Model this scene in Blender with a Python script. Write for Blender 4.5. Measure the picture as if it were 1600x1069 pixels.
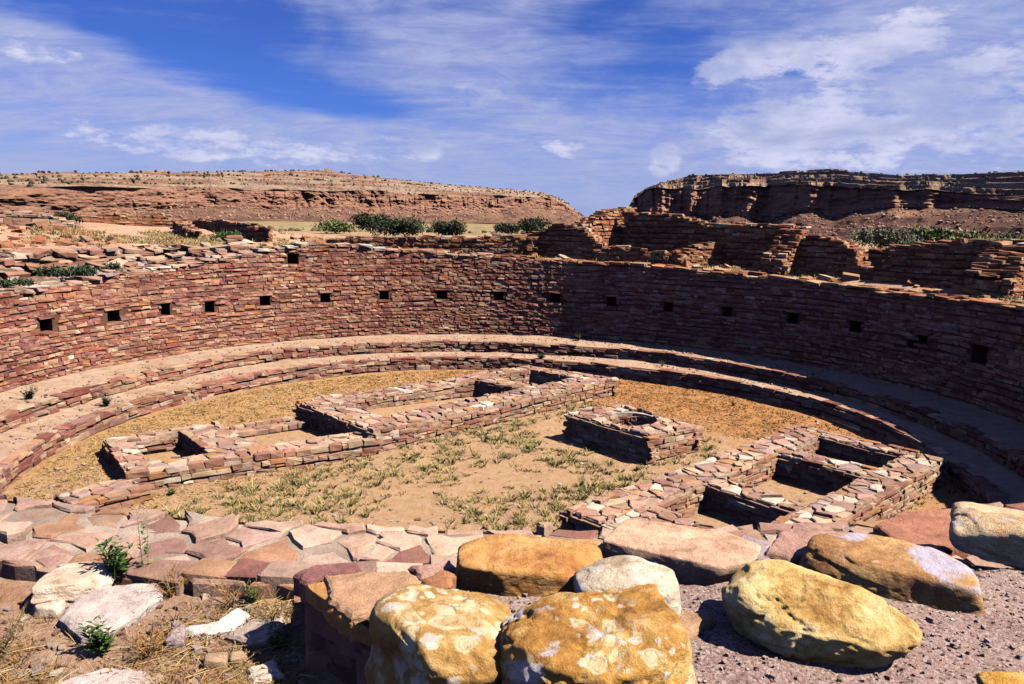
import bpy, bmesh, math, random
import numpy as np
from mathutils import Vector, Matrix, noise as mnoise
R_ = math.radians
for _o in list(bpy.data.objects): bpy.data.objects.remove(_o)
COL = bpy.context.scene.collection
SC = bpy.context.scene

# ------------------------------------------------------------ camera, sky, sun, exposure
CAM = np.array([0.0, -12.595, 4.139])
FWD = np.array([0.018398, 0.986059, -0.165378]); RGT = np.array([0.999669, -0.015168, 0.020775]); UPV = np.array([-0.017977, 0.165705, 0.986011])
FPX = 1186.0
cd = bpy.data.cameras.new('camera'); cam = bpy.data.objects.new('camera', cd); COL.objects.link(cam)
cd.sensor_width = 36.0; cd.lens = FPX / 1600 * 36; cd.clip_start = 0.05; cd.clip_end = 20000
cam.matrix_world = Matrix(((RGT[0], UPV[0], -FWD[0], CAM[0]), (RGT[1], UPV[1], -FWD[1], CAM[1]), (RGT[2], UPV[2], -FWD[2], CAM[2]), (0, 0, 0, 1)))
SC.camera = cam
SUN_AZ, SUN_EL = 107.0, 51.0
world = bpy.data.worlds.new('World'); SC.world = world; world.use_nodes = True
sl = bpy.data.lights.new('sun', 'SUN'); sl.energy = 5.0; sl.angle = R_(0.5); sl.color = (1.0, 0.90, 0.77)
so = bpy.data.objects.new('sun', sl); COL.objects.link(so)
_s = Vector((math.sin(R_(SUN_AZ)) * math.cos(R_(SUN_EL)), math.cos(R_(SUN_AZ)) * math.cos(R_(SUN_EL)), math.sin(R_(SUN_EL))))
so.rotation_euler = _s.to_track_quat('Z', 'Y').to_euler()
SC.view_settings.view_transform = 'Standard'; SC.view_settings.look = 'None'
SC.view_settings.exposure = 1.3; SC.view_settings.gamma = 1.0; SC.view_settings.use_curve_mapping = False
SC.cycles.max_bounces = 4; SC.cycles.diffuse_bounces = 0; SC.cycles.glossy_bounces = 2


class NT:
    """small node builder"""
    def __init__(s, nt):
        s.nt = nt; nt.nodes.clear()
    def n(s, t, **k):
        nd = s.nt.nodes.new(t)
        for a, b in k.items():
            if a == 'inp':
                for kk, v in b.items(): s.put(nd.inputs[kk], v)
            else: setattr(nd, a, b)
        return nd
    def put(s, sock, v):
        if isinstance(v, bpy.types.NodeSocket): s.nt.links.new(v, sock)
        elif isinstance(v, tuple) and len(v) == 3 and sock.type == 'RGBA': sock.default_value = (*v, 1)
        else: sock.default_value = v
    def m(s, op, a, b=0.0, c=0.0, clamp=False):
        nd = s.n('ShaderNodeMath', operation=op, use_clamp=clamp)
        s.put(nd.inputs[0], a); s.put(nd.inputs[1], b); s.put(nd.inputs[2], c)
        return nd.outputs[0]
    def mix(s, f, a, b, mode='MIX'):
        nd = s.n('ShaderNodeMix', data_type='RGBA', blend_type=mode)
        s.put(nd.inputs[0], f); s.put(nd.inputs[6], a); s.put(nd.inputs[7], b)
        return nd.outputs[2]
    def noise(s, vec, scale, detail=4, rough=0.55, dist=0.0):
        nd = s.n('ShaderNodeTexNoise'); s.put(nd.inputs['Vector'], vec)
        nd.inputs['Scale'].default_value = scale; nd.inputs['Detail'].default_value = detail
        nd.inputs['Roughness'].default_value = rough; nd.inputs['Distortion'].default_value = dist
        return nd.outputs[0]
    def vor(s, vec, scale, feature='F1', out='Distance', rand=1.0):
        nd = s.n('ShaderNodeTexVoronoi', feature=feature); s.put(nd.inputs['Vector'], vec)
        nd.inputs['Scale'].default_value = scale; nd.inputs['Randomness'].default_value = rand
        return nd.outputs[out]
    def ramp(s, f, stops, interp='LINEAR'):
        nd = s.n('ShaderNodeValToRGB'); nd.color_ramp.interpolation = interp; s.put(nd.inputs[0], f)
        el = nd.color_ramp.elements
        while len(el) < len(stops): el.new(0.5)
        for e, (p, c) in zip(el, stops):
            e.position = p; e.color = (*c, 1) if isinstance(c, tuple) else (c, c, c, 1)
        return nd.outputs[0]
    def sm(s, x, a, b):
        nd = s.n('ShaderNodeMapRange', interpolation_type='SMOOTHSTEP'); s.put(nd.inputs[0], x)
        nd.inputs[1].default_value = a; nd.inputs[2].default_value = b
        return nd.outputs[0]
    def mapv(s, vec, scale=(1, 1, 1), rot=(0, 0, 0), loc=(0, 0, 0)):
        nd = s.n('ShaderNodeMapping'); s.put(nd.inputs[0], vec)
        nd.inputs['Scale'].default_value = scale; nd.inputs['Rotation'].default_value = rot; nd.inputs['Location'].default_value = loc
        return nd.outputs[0]


# ---- sky: Nishita tinted like slide film, high thin cloud and some cumulus mixed over it by direction
w = NT(world.node_tree)
out = w.n('ShaderNodeOutputWorld'); bg = w.n('ShaderNodeBackground'); bg.inputs[1].default_value = 0.05
w.nt.links.new(bg.outputs[0], out.inputs[0])
sky = w.n('ShaderNodeTexSky', sky_type='NISHITA', sun_disc=False, sun_elevation=R_(SUN_EL), sun_rotation=R_(SUN_AZ), altitude=1900, air_density=1.0, dust_density=0.0, ozone_density=3.0)
tc = w.n('ShaderNodeTexCoord').outputs['Generated']
sep = w.n('ShaderNodeSeparateXYZ'); w.put(sep.inputs[0], tc)
X, Y, Z = sep.outputs
azn = w.m('ARCTAN2', X, Y); eln = w.m('ARCSINE', Z)
den = w.m('ADD', w.m('MAXIMUM', Z, 0.0), 0.16)
cv = w.n('ShaderNodeCombineXYZ'); w.put(cv.inputs[0], w.m('DIVIDE', X, den)); w.put(cv.inputs[1], w.m('DIVIDE', Y, den)); cv.inputs[2].default_value = 0.3
plane = cv.outputs[0]
av = w.n('ShaderNodeCombineXYZ'); w.put(av.inputs[0], azn); w.put(av.inputs[1], w.m('MULTIPLY', eln, 2.2)); av.inputs[2].default_value = 0.0
ang = av.outputs[0]
n1 = w.noise(w.mapv(plane, (0.55, 1.3, 1), (0, 0, R_(24))), 1.1, 9, 0.62, 0.5)      # streaky cirrus
n2 = w.noise(w.mapv(ang, (1, 1, 1), loc=(3.1, 0.7, 0)), 5.5, 10, 0.6, 0.3)           # broad sheets
n3 = w.noise(w.mapv(ang, (1, 1.25, 1), loc=(1.7, 5.2, 0)), 17.0, 12, 0.66, 0.1)        # cumulus texture
n4 = w.noise(w.mapv(ang, (1.0, 5.0, 1), (0, 0, R_(-9))), 4.0, 8, 0.6, 0.6)
def blob(pt, ra, re, rot=0.0):
    a0 = math.atan2(pt[0], pt[1]); e0 = math.asin(pt[2])
    da = w.m('SUBTRACT', azn, a0); de = w.m('SUBTRACT', eln, e0)
    c, s_ = math.cos(rot), math.sin(rot)
    u = w.m('ADD', w.m('MULTIPLY', da, c / ra), w.m('MULTIPLY', de, s_ / ra)); v = w.m('ADD', w.m('MULTIPLY', da, -s_ / re), w.m('MULTIPLY', de, c / re))
    d = w.m('SQRT', w.m('ADD', w.m('MULTIPLY', u, u), w.m('MULTIPLY', v, v)))
    return w.m('SUBTRACT', 1.0, w.sm(d, 0.35, 1.35))
def acc(lst):
    t = 0.0
    for wt, b in lst: t = w.m('ADD', w.m('MULTIPLY', b, wt), t)
    return t
thin_bias = acc([(0.62, blob((-0.40, 0.915, 0.075), 0.36, 0.075, -0.13)), (0.62, blob((0.50, 0.86, 0.12), 0.27, 0.09, 0.12)), (0.30, blob((-0.03, 0.985, 0.15), 0.22, 0.09)),
                 (0.35, blob((-0.494, 0.854, 0.165), 0.09, 0.03)), (0.45, blob((0.05, 0.99, 0.05), 0.7, 0.07)), (0.45, blob((0.47, 0.85, 0.235), 0.22, 0.045, 0.2)),
                 (-0.45, blob((-0.24, 0.96, 0.145), 0.24, 0.03, -0.16)), (-0.40, blob((0.13, 0.97, 0.20), 0.13, 0.06)), (-0.5, blob((0.385, 0.91, 0.178), 0.075, 0.018, 0.1)),
                 (-0.3, blob((-0.33, 0.91, 0.21), 0.30, 0.035, -0.1))])
dens = w.m('ADD', w.m('ADD', w.m('MULTIPLY', n2, 0.8), w.m('MULTIPLY', n4, 0.55)), w.m('MULTIPLY', n1, 0.55))
fib = w.noise(w.mapv(plane, (0.9, 1.9, 1), (0, 0, R_(20)), (4, 2, 0)), 2.2, 12, 0.72, 1.4)
fib2 = w.noise(w.mapv(ang, (1.0, 1.7, 1), (0, 0, R_(-14))), 8.0, 12, 0.7, 0.9)
thin = w.m('MULTIPLY', w.sm(w.m('ADD', dens, w.m('MULTIPLY', thin_bias, 0.62)), 0.68, 1.18), w.m('ADD', 0.48, w.m('MULTIPLY', w.sm(w.m('ADD', w.m('MULTIPLY', fib, 0.5), w.m('MULTIPLY', fib2, 0.5)), 0.36, 0.64), 0.6)))
thin = w.m('MULTIPLY', thin, w.m('SUBTRACT', 1.0, w.m('MULTIPLY', w.sm(eln, 0.28, 0.6), 0.75)))
cum_bias = acc([(0.9, blob((0.29, 0.938, 0.185), 0.085, 0.026, 0.25)), (0.75, blob((0.42, 0.88, 0.205), 0.10, 0.03, 0.3)), (0.72, blob((0.50, 0.85, 0.13), 0.26, 0.08, 0.1)), (0.45, blob((0.30, 0.94, 0.10), 0.12, 0.05)),
                (0.8, blob((0.205, 0.977, 0.066), 0.028, 0.022)), (0.62, blob((-0.32, 0.94, 0.075), 0.22, 0.03)), (0.5, blob((-0.10, 0.99, 0.085), 0.055, 0.02)), (0.5, blob((-0.03, 0.987, 0.15), 0.06, 0.022)), (0.5, blob((-0.494, 0.854, 0.165), 0.06, 0.02)), (0.45, blob((0.06, 0.99, 0.085), 0.07, 0.02))])
cum = w.sm(w.m('ADD', w.m('MULTIPLY', n3, 1.0), w.m('MULTIPLY', cum_bias, 0.46)), 0.68, 0.88)
tint = w.mix(1.0, sky.outputs[0], (0.335, 0.505, 1.12), 'MULTIPLY')
# the paler, lilac air low over the horizon
low = w.m('SUBTRACT', 1.0, w.sm(eln, -0.02, 0.14))
base = w.mix(w.m('MULTIPLY', low, 0.62), tint, (2.7, 3.5, 6.1))
c1 = w.mix(w.m('MULTIPLY', thin, 0.95), base, (4.0, 4.5, 7.2))
shade_c = w.mix(w.sm(n2, 0.35, 0.62), (3.8, 4.3, 6.9), (7.6, 7.6, 9.2))
c2 = w.mix(w.m('MULTIPLY', cum, 0.75), c1, shade_c)
w.put(bg.inputs[0], w.mix(1.0, c2, (0.84, 0.84, 0.84), 'MULTIPLY'))

# ------------------------------------------------------------ numeric noise
def _hash(ix, iy, iz, seed):
    h = (ix.astype(np.int64) * 374761393 + iy.astype(np.int64) * 668265263 + iz.astype(np.int64) * 2147483647 + seed * 1274126177) & 0xffffffff
    h = ((h ^ (h >> 13)) * 1274126177) & 0xffffffff
    h = ((h ^ (h >> 16)) * 2246822519) & 0xffffffff
    return ((h ^ (h >> 15)) & 0xffffff) / float(0xffffff)
def vn(x, y, z=0.0, seed=0):
    x, y, z = np.broadcast_arrays(np.asarray(x, float), np.asarray(y, float), np.asarray(z, float))
    fx, fy, fz = np.floor(x), np.floor(y), np.floor(z)
    tx, ty, tz = x - fx, y - fy, z - fz
    tx, ty, tz = tx * tx * (3 - 2 * tx), ty * ty * (3 - 2 * ty), tz * tz * (3 - 2 * tz)
    r = 0
    for dx in (0, 1):
        for dy in (0, 1):
            for dz in (0, 1):
                r = r + _hash(fx + dx, fy + dy, fz + dz, seed) * (tx if dx else 1 - tx) * (ty if dy else 1 - ty) * (tz if dz else 1 - tz)
    return r * 2 - 1
def fbm(x, y, z=0.0, oct=4, seed=0, gain=0.5):
    a, s, t = 1.0, 0.0, 0.0
    for i in range(oct):
        s = s + a * vn(np.asarray(x) * 2 ** i, np.asarray(y) * 2 ** i, np.asarray(z) * 2 ** i, seed + i * 17); t += a; a *= gain
    return s / t
def sstep(x, a, b):
    t = np.clip((np.asarray(x, float) - a) / (b - a), 0, 1); return t * t * (3 - 2 * t)

# ------------------------------------------------------------ object helpers
def tag(o, label=None, cat=None, group=None, kind=None):
    if label: o['label'] = label
    if cat: o['category'] = cat
    if group: o['group'] = group
    if kind: o['kind'] = kind
    return o
def empty(name, loc=(0, 0, 0), label=None, cat=None, group=None):
    o = bpy.data.objects.new(name, None); COL.objects.link(o); o.location = loc; o.empty_display_size = 0.2
    return tag(o, label, cat, group)
def mesh_np(name, V, loops, totals, mat=None, col=None, parent=None, smooth=False):
    V = np.ascontiguousarray(V, np.float32); loops = np.ascontiguousarray(loops, np.int32); totals = np.asarray(totals, np.int32)
    me = bpy.data.meshes.new(name)
    me.vertices.add(len(V)); me.vertices.foreach_set('co', V.ravel())
    me.loops.add(len(loops)); me.loops.foreach_set('vertex_index', loops)
    me.polygons.add(len(totals)); me.polygons.foreach_set('loop_start', np.concatenate(([0], np.cumsum(totals)[:-1])).astype(np.int32))
    me.polygons.foreach_set('use_smooth', np.full(len(totals), bool(smooth)))
    if col is not None:
        ca = me.color_attributes.new('col', 'FLOAT_COLOR', 'POINT')
        c4 = np.ones((len(V), 4), np.float32); c4[:, :3] = col; ca.data.foreach_set('color', c4.ravel())
    me.update(calc_edges=True); me.validate()
    if mat: me.materials.append(mat)
    o = bpy.data.objects.new(name, me); COL.objects.link(o)
    if parent:
        o.parent = parent; me.transform(Matrix.Translation(-parent.location))
    return o
def grid_np(name, P, mat, parent=None, col=None, smooth=True, closed=False, keep=None, flip=False):
    """P: (n, m, 3) grid of points"""
    n, m = P.shape[:2]
    I = np.arange(n * m).reshape(n, m)
    if closed: I = np.concatenate((I, I[:1]), 0)
    q = np.stack((I[:-1, :-1], I[1:, :-1], I[1:, 1:], I[:-1, 1:]), -1).reshape(-1, 4)
    if flip: q = q[:, ::-1]
    if keep is not None: q = q[keep.ravel()]
    return mesh_np(name, P.reshape(-1, 3), q.ravel(), np.full(len(q), 4), mat, None if col is None else col.reshape(-1, 3), parent, smooth)
def pyobj(name, verts, faces, mat=None, parent=None, smooth=False, col=None):
    return mesh_np(name, np.array(verts, float), np.concatenate([np.array(f) for f in faces]), [len(f) for f in faces], mat, col, parent, smooth)
def proj(P):
    d = np.asarray(P, float) - CAM; z = d @ FWD
    zz = np.where(np.abs(z) < 1e-6, 1e-6, z)
    return np.stack([800 + FPX * (d @ RGT) / zz, 534.5 - FPX * (d @ UPV) / zz, z], -1)

# ------------------------------------------------------------ materials
def mat(name): 
    m = bpy.data.materials.new(name); m.use_nodes = True; return m, NT(m.node_tree)
ALB = 0.43
def finish(t, color, rough=0.92, bump=None, bs=0.5, bd=0.02, spec=0.25, alb=None):
    if alb is None: alb = ALB
    if alb != 1.0: color = t.mix(1.0, color, (alb, alb, alb), 'MULTIPLY')
    o = t.n('ShaderNodeOutputMaterial'); p = t.n('ShaderNodeBsdfPrincipled')
    t.put(p.inputs['Base Color'], color); t.put(p.inputs['Roughness'], rough); p.inputs['Specular IOR Level'].default_value = spec
    if bump is not None:
        b = t.n('ShaderNodeBump'); b.inputs['Strength'].default_value = bs; b.inputs['Distance'].default_value = bd
        t.put(b.inputs['Height'], bump); t.nt.links.new(b.outputs[0], p.inputs['Normal'])
    t.nt.links.new(p.outputs[0], o.inputs[0])
def stone_mat(name, mode, grain=1.0):
    m, t = mat(name)
    pos = t.n('ShaderNodeNewGeometry').outputs['Position']
    if mode == 'obj': c = t.n('ShaderNodeObjectInfo').outputs['Color']
    else: c = t.n('ShaderNodeAttribute', attribute_name='col').outputs['Color']
    a = t.noise(pos, 9.0, 6, 0.65); b = t.noise(pos, 55.0 * grain, 5, 0.7); d = t.noise(pos, 2.3, 3)
    f = t.m('ADD', t.m('MULTIPLY', a, 0.75), t.m('MULTIPLY', b, 0.55))
    c = t.mix(1.0, c, t.ramp(f, [(0.38, 0.55), (0.62, 0.98), (0.85, 1.35)]), 'MULTIPLY')
    c = t.mix(t.m('MULTIPLY', t.sm(d, 0.5, 0.72), 0.35), c, (0.22, 0.135, 0.08))
    big = t.noise(t.mapv(pos, (1, 1, 1.6)), 0.75, 6, 0.7, 0.5)
    c = t.mix(1.0, c, t.ramp(big, [(0.36, (0.72, 0.66, 0.66)), (0.5, (1.0, 1.0, 1.0)), (0.64, (1.18, 1.16, 1.12))]), 'MULTIPLY')
    smear = t.m('MULTIPLY', t.sm(t.noise(t.mapv(pos, (1, 1, 0.5), loc=(9, 3, 1)), 1.7, 8, 0.75, 0.6), 0.54, 0.66), 0.55)
    c = t.mix(smear, c, (0.20, 0.10, 0.068))
    c = t.mix(t.m('MULTIPLY', t.sm(t.noise(pos, 21.0, 4), 0.62, 0.72), 0.3), c, (0.34, 0.27, 0.20))
    finish(t, c, 0.93, t.m('ADD', t.m('MULTIPLY', a, 0.6), t.m('MULTIPLY', b, 0.5)), 0.6, 0.025, 0.2, 1.0)
    return m
M_SO = stone_mat('sandstone_piece', 'obj'); M_SA = stone_mat('sandstone_many', 'attr')
def simple(name, stops, scale, rough=0.95, bs=0.6, bd=0.02, scale2=40, extra=None, alb=None):
    m, t = mat(name); pos = t.n('ShaderNodeNewGeometry').outputs['Position']
    a = t.noise(pos, scale, 8, 0.62, 0.3); b = t.noise(pos, scale2, 6, 0.7)
    f = t.m('ADD', t.m('MULTIPLY', a, 0.65), t.m('MULTIPLY', b, 0.35))
    c = t.ramp(f, stops)
    if extra: c = extra(t, pos, c)
    finish(t, c, rough, t.m('ADD', t.m('MULTIPLY', a, 0.3), b), bs, bd, 0.15, alb)
    return m
M_MORTAR = simple('wall_mud_mortar', [(0.35, (0.13, 0.055, 0.038)), (0.6, (0.28, 0.14, 0.09)), (0.8, (0.34, 0.22, 0.15))], 6)
def _cream(t, pos, c):
    return t.mix(t.m('MULTIPLY', t.sm(t.noise(pos, 2.1, 5), 0.42, 0.6), 0.85), c, (0.33, 0.25, 0.21))
M_CREAM = simple('lime_mortar', [(0.3, (0.36, 0.27, 0.20)), (0.5, (0.58, 0.46, 0.36)), (0.75, (0.70, 0.60, 0.49))], 9, bs=0.9, extra=_cream, scale2=90, alb=0.70)
def _peb(t, pos, c):
    v = t.vor(pos, 130.0); cc = t.vor(pos, 130.0, out='Color')
    s = t.n('ShaderNodeSeparateColor'); t.put(s.inputs[0], cc)
    c = t.mix(t.m('MULTIPLY', t.sm(s.outputs[0], 0.55, 0.9), 0.8), c, (0.55, 0.45, 0.42))
    c = t.mix(t.m('MULTIPLY', t.sm(s.outputs[1], 0.80, 0.92), 0.7), c, (0.11, 0.065, 0.06))
    return c
M_PINK = simple('pink_pebble_mortar', [(0.3, (0.25, 0.15, 0.125)), (0.55, (0.40, 0.27, 0.235)), (0.8, (0.50, 0.37, 0.32))], 5, bs=1.0, bd=0.012, scale2=110, extra=_peb, alb=0.74)
def _dust(t, pos, c):
    c = t.mix(t.m('MULTIPLY', t.sm(t.noise(pos, 1.1, 5), 0.5, 0.72), 0.5), c, (0.36, 0.22, 0.14))
    c = t.mix(t.m('MULTIPLY', t.sm(t.noise(pos, 4.5, 8, 0.75), 0.48, 0.62), 0.7), c, (0.33, 0.19, 0.12))
    v = t.vor(pos, 22.0); return t.mix(t.m('SUBTRACT', 1.0, t.sm(v, 0.03, 0.10)), c, (0.20, 0.11, 0.08))
M_TREAD = simple('bench_sand', [(0.3, (0.40, 0.265, 0.185)), (0.55, (0.53, 0.375, 0.27)), (0.8, (0.62, 0.46, 0.34))], 3.0, bs=0.8, scale2=60, extra=_dust, alb=0.64)

def floor_mat():
    m, t = mat('kiva_floor_earth'); pos = t.n('ShaderNodeNewGeometry').outputs['Position']
    s = t.n('ShaderNodeSeparateXYZ'); t.put(s.inputs[0], pos)
    a = t.noise(pos, 0.9, 6, 0.6); b = t.noise(pos, 7.0, 8, 0.7); g = t.noise(pos, 60.0, 6, 0.75)
    sand = t.ramp(t.m('ADD', t.m('MULTIPLY', b, 0.6), t.m('MULTIPLY', g, 0.4)), [(0.32, (0.36, 0.20, 0.10)), (0.52, (0.53, 0.34, 0.20)), (0.75, (0.64, 0.46, 0.30))])
    litter = t.ramp(t.m('ADD', t.m('MULTIPLY', b, 0.5), t.m('MULTIPLY', g, 0.5)), [(0.30, (0.28, 0.14, 0.05)), (0.5, (0.50, 0.29, 0.12)), (0.72, (0.68, 0.48, 0.25))])
    # reddish brown litter covers the floor between the vaults and the benches, bare sand the middle
    u = t.m('ADD', t.m('MULTIPLY', s.outputs[0], 0.70), t.m('MULTIPLY', s.outputs[1], 0.71))
    vv = t.m('ADD', t.m('MULTIPLY', s.outputs[0], 0.71), t.m('MULTIPLY', s.outputs[1], -0.70))
    m1 = t.sm(t.m('ADD', u, t.m('MULTIPLY', a, 3.0)), 4.6, 6.6)
    m2 = t.sm(t.m('ADD', t.m('MULTIPLY', vv, -1.0), t.m('MULTIPLY', a, 2.5)), 4.6, 5.8)
    m3 = t.sm(t.m('ADD', vv, t.m('MULTIPLY', a, 2.0)), 6.2, 7.4)
    mk = t.m('MAXIMUM', t.m('MAXIMUM', m1, m2), m3)
    litter = t.mix(t.m('MULTIPLY', t.sm(u, 2.0, 5.0), 0.75), litter, t.mix(1.0, litter, (1.0, 0.70, 0.55), 'MULTIPLY'))
    c = t.mix(t.m('MULTIPLY', mk, 0.85), sand, litter)
    c = t.mix(t.m('MULTIPLY', t.sm(t.noise(pos, 3.0, 6, 0.7), 0.52, 0.66), 0.6), c, litter)
    finish(t, c, 0.95, t.m('ADD', b, g), 0.9, 0.04, 0.1, 0.72)
    return m
M_FLOOR = floor_mat()
def ground_mat():
    m, t = mat('dry_ground'); pos = t.n('ShaderNodeNewGeometry').outputs['Position']
    a = t.noise(pos, 0.05, 6, 0.6); b = t.noise(pos, 2.4, 9, 0.7); g = t.noise(pos, 75.0, 6, 0.75); h = t.noise(pos, 14.0, 6, 0.7)
    near = t.ramp(t.m('ADD', t.m('MULTIPLY', h, 0.5), t.m('MULTIPLY', g, 0.5)), [(0.3, (0.24, 0.125, 0.075)), (0.5, (0.45, 0.285, 0.19)), (0.7, (0.62, 0.46, 0.35))])
    red = t.ramp(h, [(0.35, (0.28, 0.10, 0.045)), (0.65, (0.50, 0.24, 0.11))])
    c = t.mix(t.m('MULTIPLY', t.sm(b, 0.50, 0.66), 0.7), near, red)
    cam_d = t.n('ShaderNodeVectorMath', operation='LENGTH'); t.put(cam_d.inputs[0], pos)
    far = t.sm(cam_d.outputs['Value'], 25, 70)
    plain = t.ramp(t.m('ADD', t.m('MULTIPLY', a, 0.4), t.m('MULTIPLY', t.noise(pos, 0.25, 8, 0.7), 0.6)), [(0.36, (0.085, 0.085, 0.04)), (0.5, (0.24, 0.18, 0.09)), (0.64, (0.42, 0.30, 0.17))])
    c = t.mix(far, c, plain)
    finish(t, c, 0.95, t.m('ADD', h, g), 0.9, 0.03, 0.1, 0.84)
    return m
M_GROUND = ground_mat()
def mesa_mat(name, k, tk=(1, 1, 1)):
    m, t = mat(name); pos = t.n('ShaderNodeNewGeometry').outputs['Position']; nor = t.n('ShaderNodeNewGeometry').outputs['True Normal']
    zc = t.n('ShaderNodeAttribute', attribute_name='col').outputs['Color']
    sc = t.n('ShaderNodeSeparateColor'); t.put(sc.inputs[0], zc)      # r: cliff, g: talus, b: fissure
    a = t.noise(t.mapv(pos, (1, 1, 0.25)), 0.12, 8, 0.65); b = t.noise(pos, 0.5, 8, 0.75); st = t.noise(t.mapv(pos, (0.02, 0.02, 1.0)), 0.75, 5, 0.6, 0.3)
    cliff = t.ramp(t.m('ADD', t.m('MULTIPLY', st, 0.35), t.m('ADD', t.m('MULTIPLY', a, 0.30), t.m('MULTIPLY', b, 0.35))), [(0.33, tuple(k * x for x in (0.15, 0.07, 0.055))), (0.5, tuple(k * x for x in (0.42, 0.215, 0.145))), (0.68, tuple(k * x for x in (0.62, 0.40, 0.25)))])
    cap = t.ramp(t.m('ADD', t.m('MULTIPLY', st, 0.6), t.m('MULTIPLY', b, 0.4)), [(0.34, tuple(k * x for x in (0.16, 0.10, 0.065))), (0.5, tuple(k * x for x in (0.34, 0.23, 0.15))), (0.62, tuple(k * x for x in (0.46, 0.38, 0.29)))])
    tal = t.ramp(t.m('ADD', t.m('MULTIPLY', t.noise(pos, 0.06, 6, 0.7), 0.5), t.m('MULTIPLY', b, 0.5)), [(0.36, tuple(k * x for x in (0.17, 0.10, 0.08))), (0.5, tuple(k * x for x in (0.31, 0.19, 0.13))), (0.64, tuple(k * x for x in (0.42, 0.29, 0.18)))])
    sn = t.n('ShaderNodeSeparateXYZ'); t.put(sn.inputs[0], nor); steep = t.m('SUBTRACT', 1.0, t.sm(sn.outputs[2], 0.35, 0.8))
    cap = t.mix(t.m('MULTIPLY', steep, 0.9), cap, t.mix(t.sm(st, .4, .6), cliff, tuple(k * x for x in (0.52, 0.40, 0.30))))
    tal = t.mix(1.0, tal, tk, 'MULTIPLY'); tal = t.mix(t.m('MULTIPLY', t.sm(t.noise(pos, 0.035, 5, 0.6), 0.5, 0.6), 0.6), tal, (0.16, 0.09, 0.085))
    c = t.mix(sc.outputs[0], cap, cliff); c = t.mix(sc.outputs[1], c, tal)
    scrub = t.m('MULTIPLY', t.sm(t.noise(pos, 0.9, 5, 0.7), 0.60, 0.66), t.m('MULTIPLY', t.m('SUBTRACT', 1.0, sc.outputs[0]), 0.75))
    c = t.mix(scrub, c, (0.06, 0.06, 0.03))
    finish(t, c, 0.95, t.m('ADD', a, t.m('MULTIPLY', b, 1.2)), 1.0, 2.0, 0.1)
    return m
M_MESA_L = mesa_mat('mesa_rock_pale', 1.5, (0.85, 0.76, 0.76)); M_MESA_R = mesa_mat('mesa_rock_dark', 1.9, (0.55, 0.46, 0.50))
def attr_mat(name, rough=0.8, spec=0.2, trans=0.0):
    m, t = mat(name); c = t.n('ShaderNodeAttribute', attribute_name='col').outputs['Color']
    finish(t, c, rough, None, spec=spec, alb=0.56)
    return m
M_LEAF = attr_mat('leaf_green', 0.65, 0.3); M_BLADE = attr_mat('dry_grass_blade', 0.8, 0.15); M_TWIG = attr_mat('woody_stem', 0.9)

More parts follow.
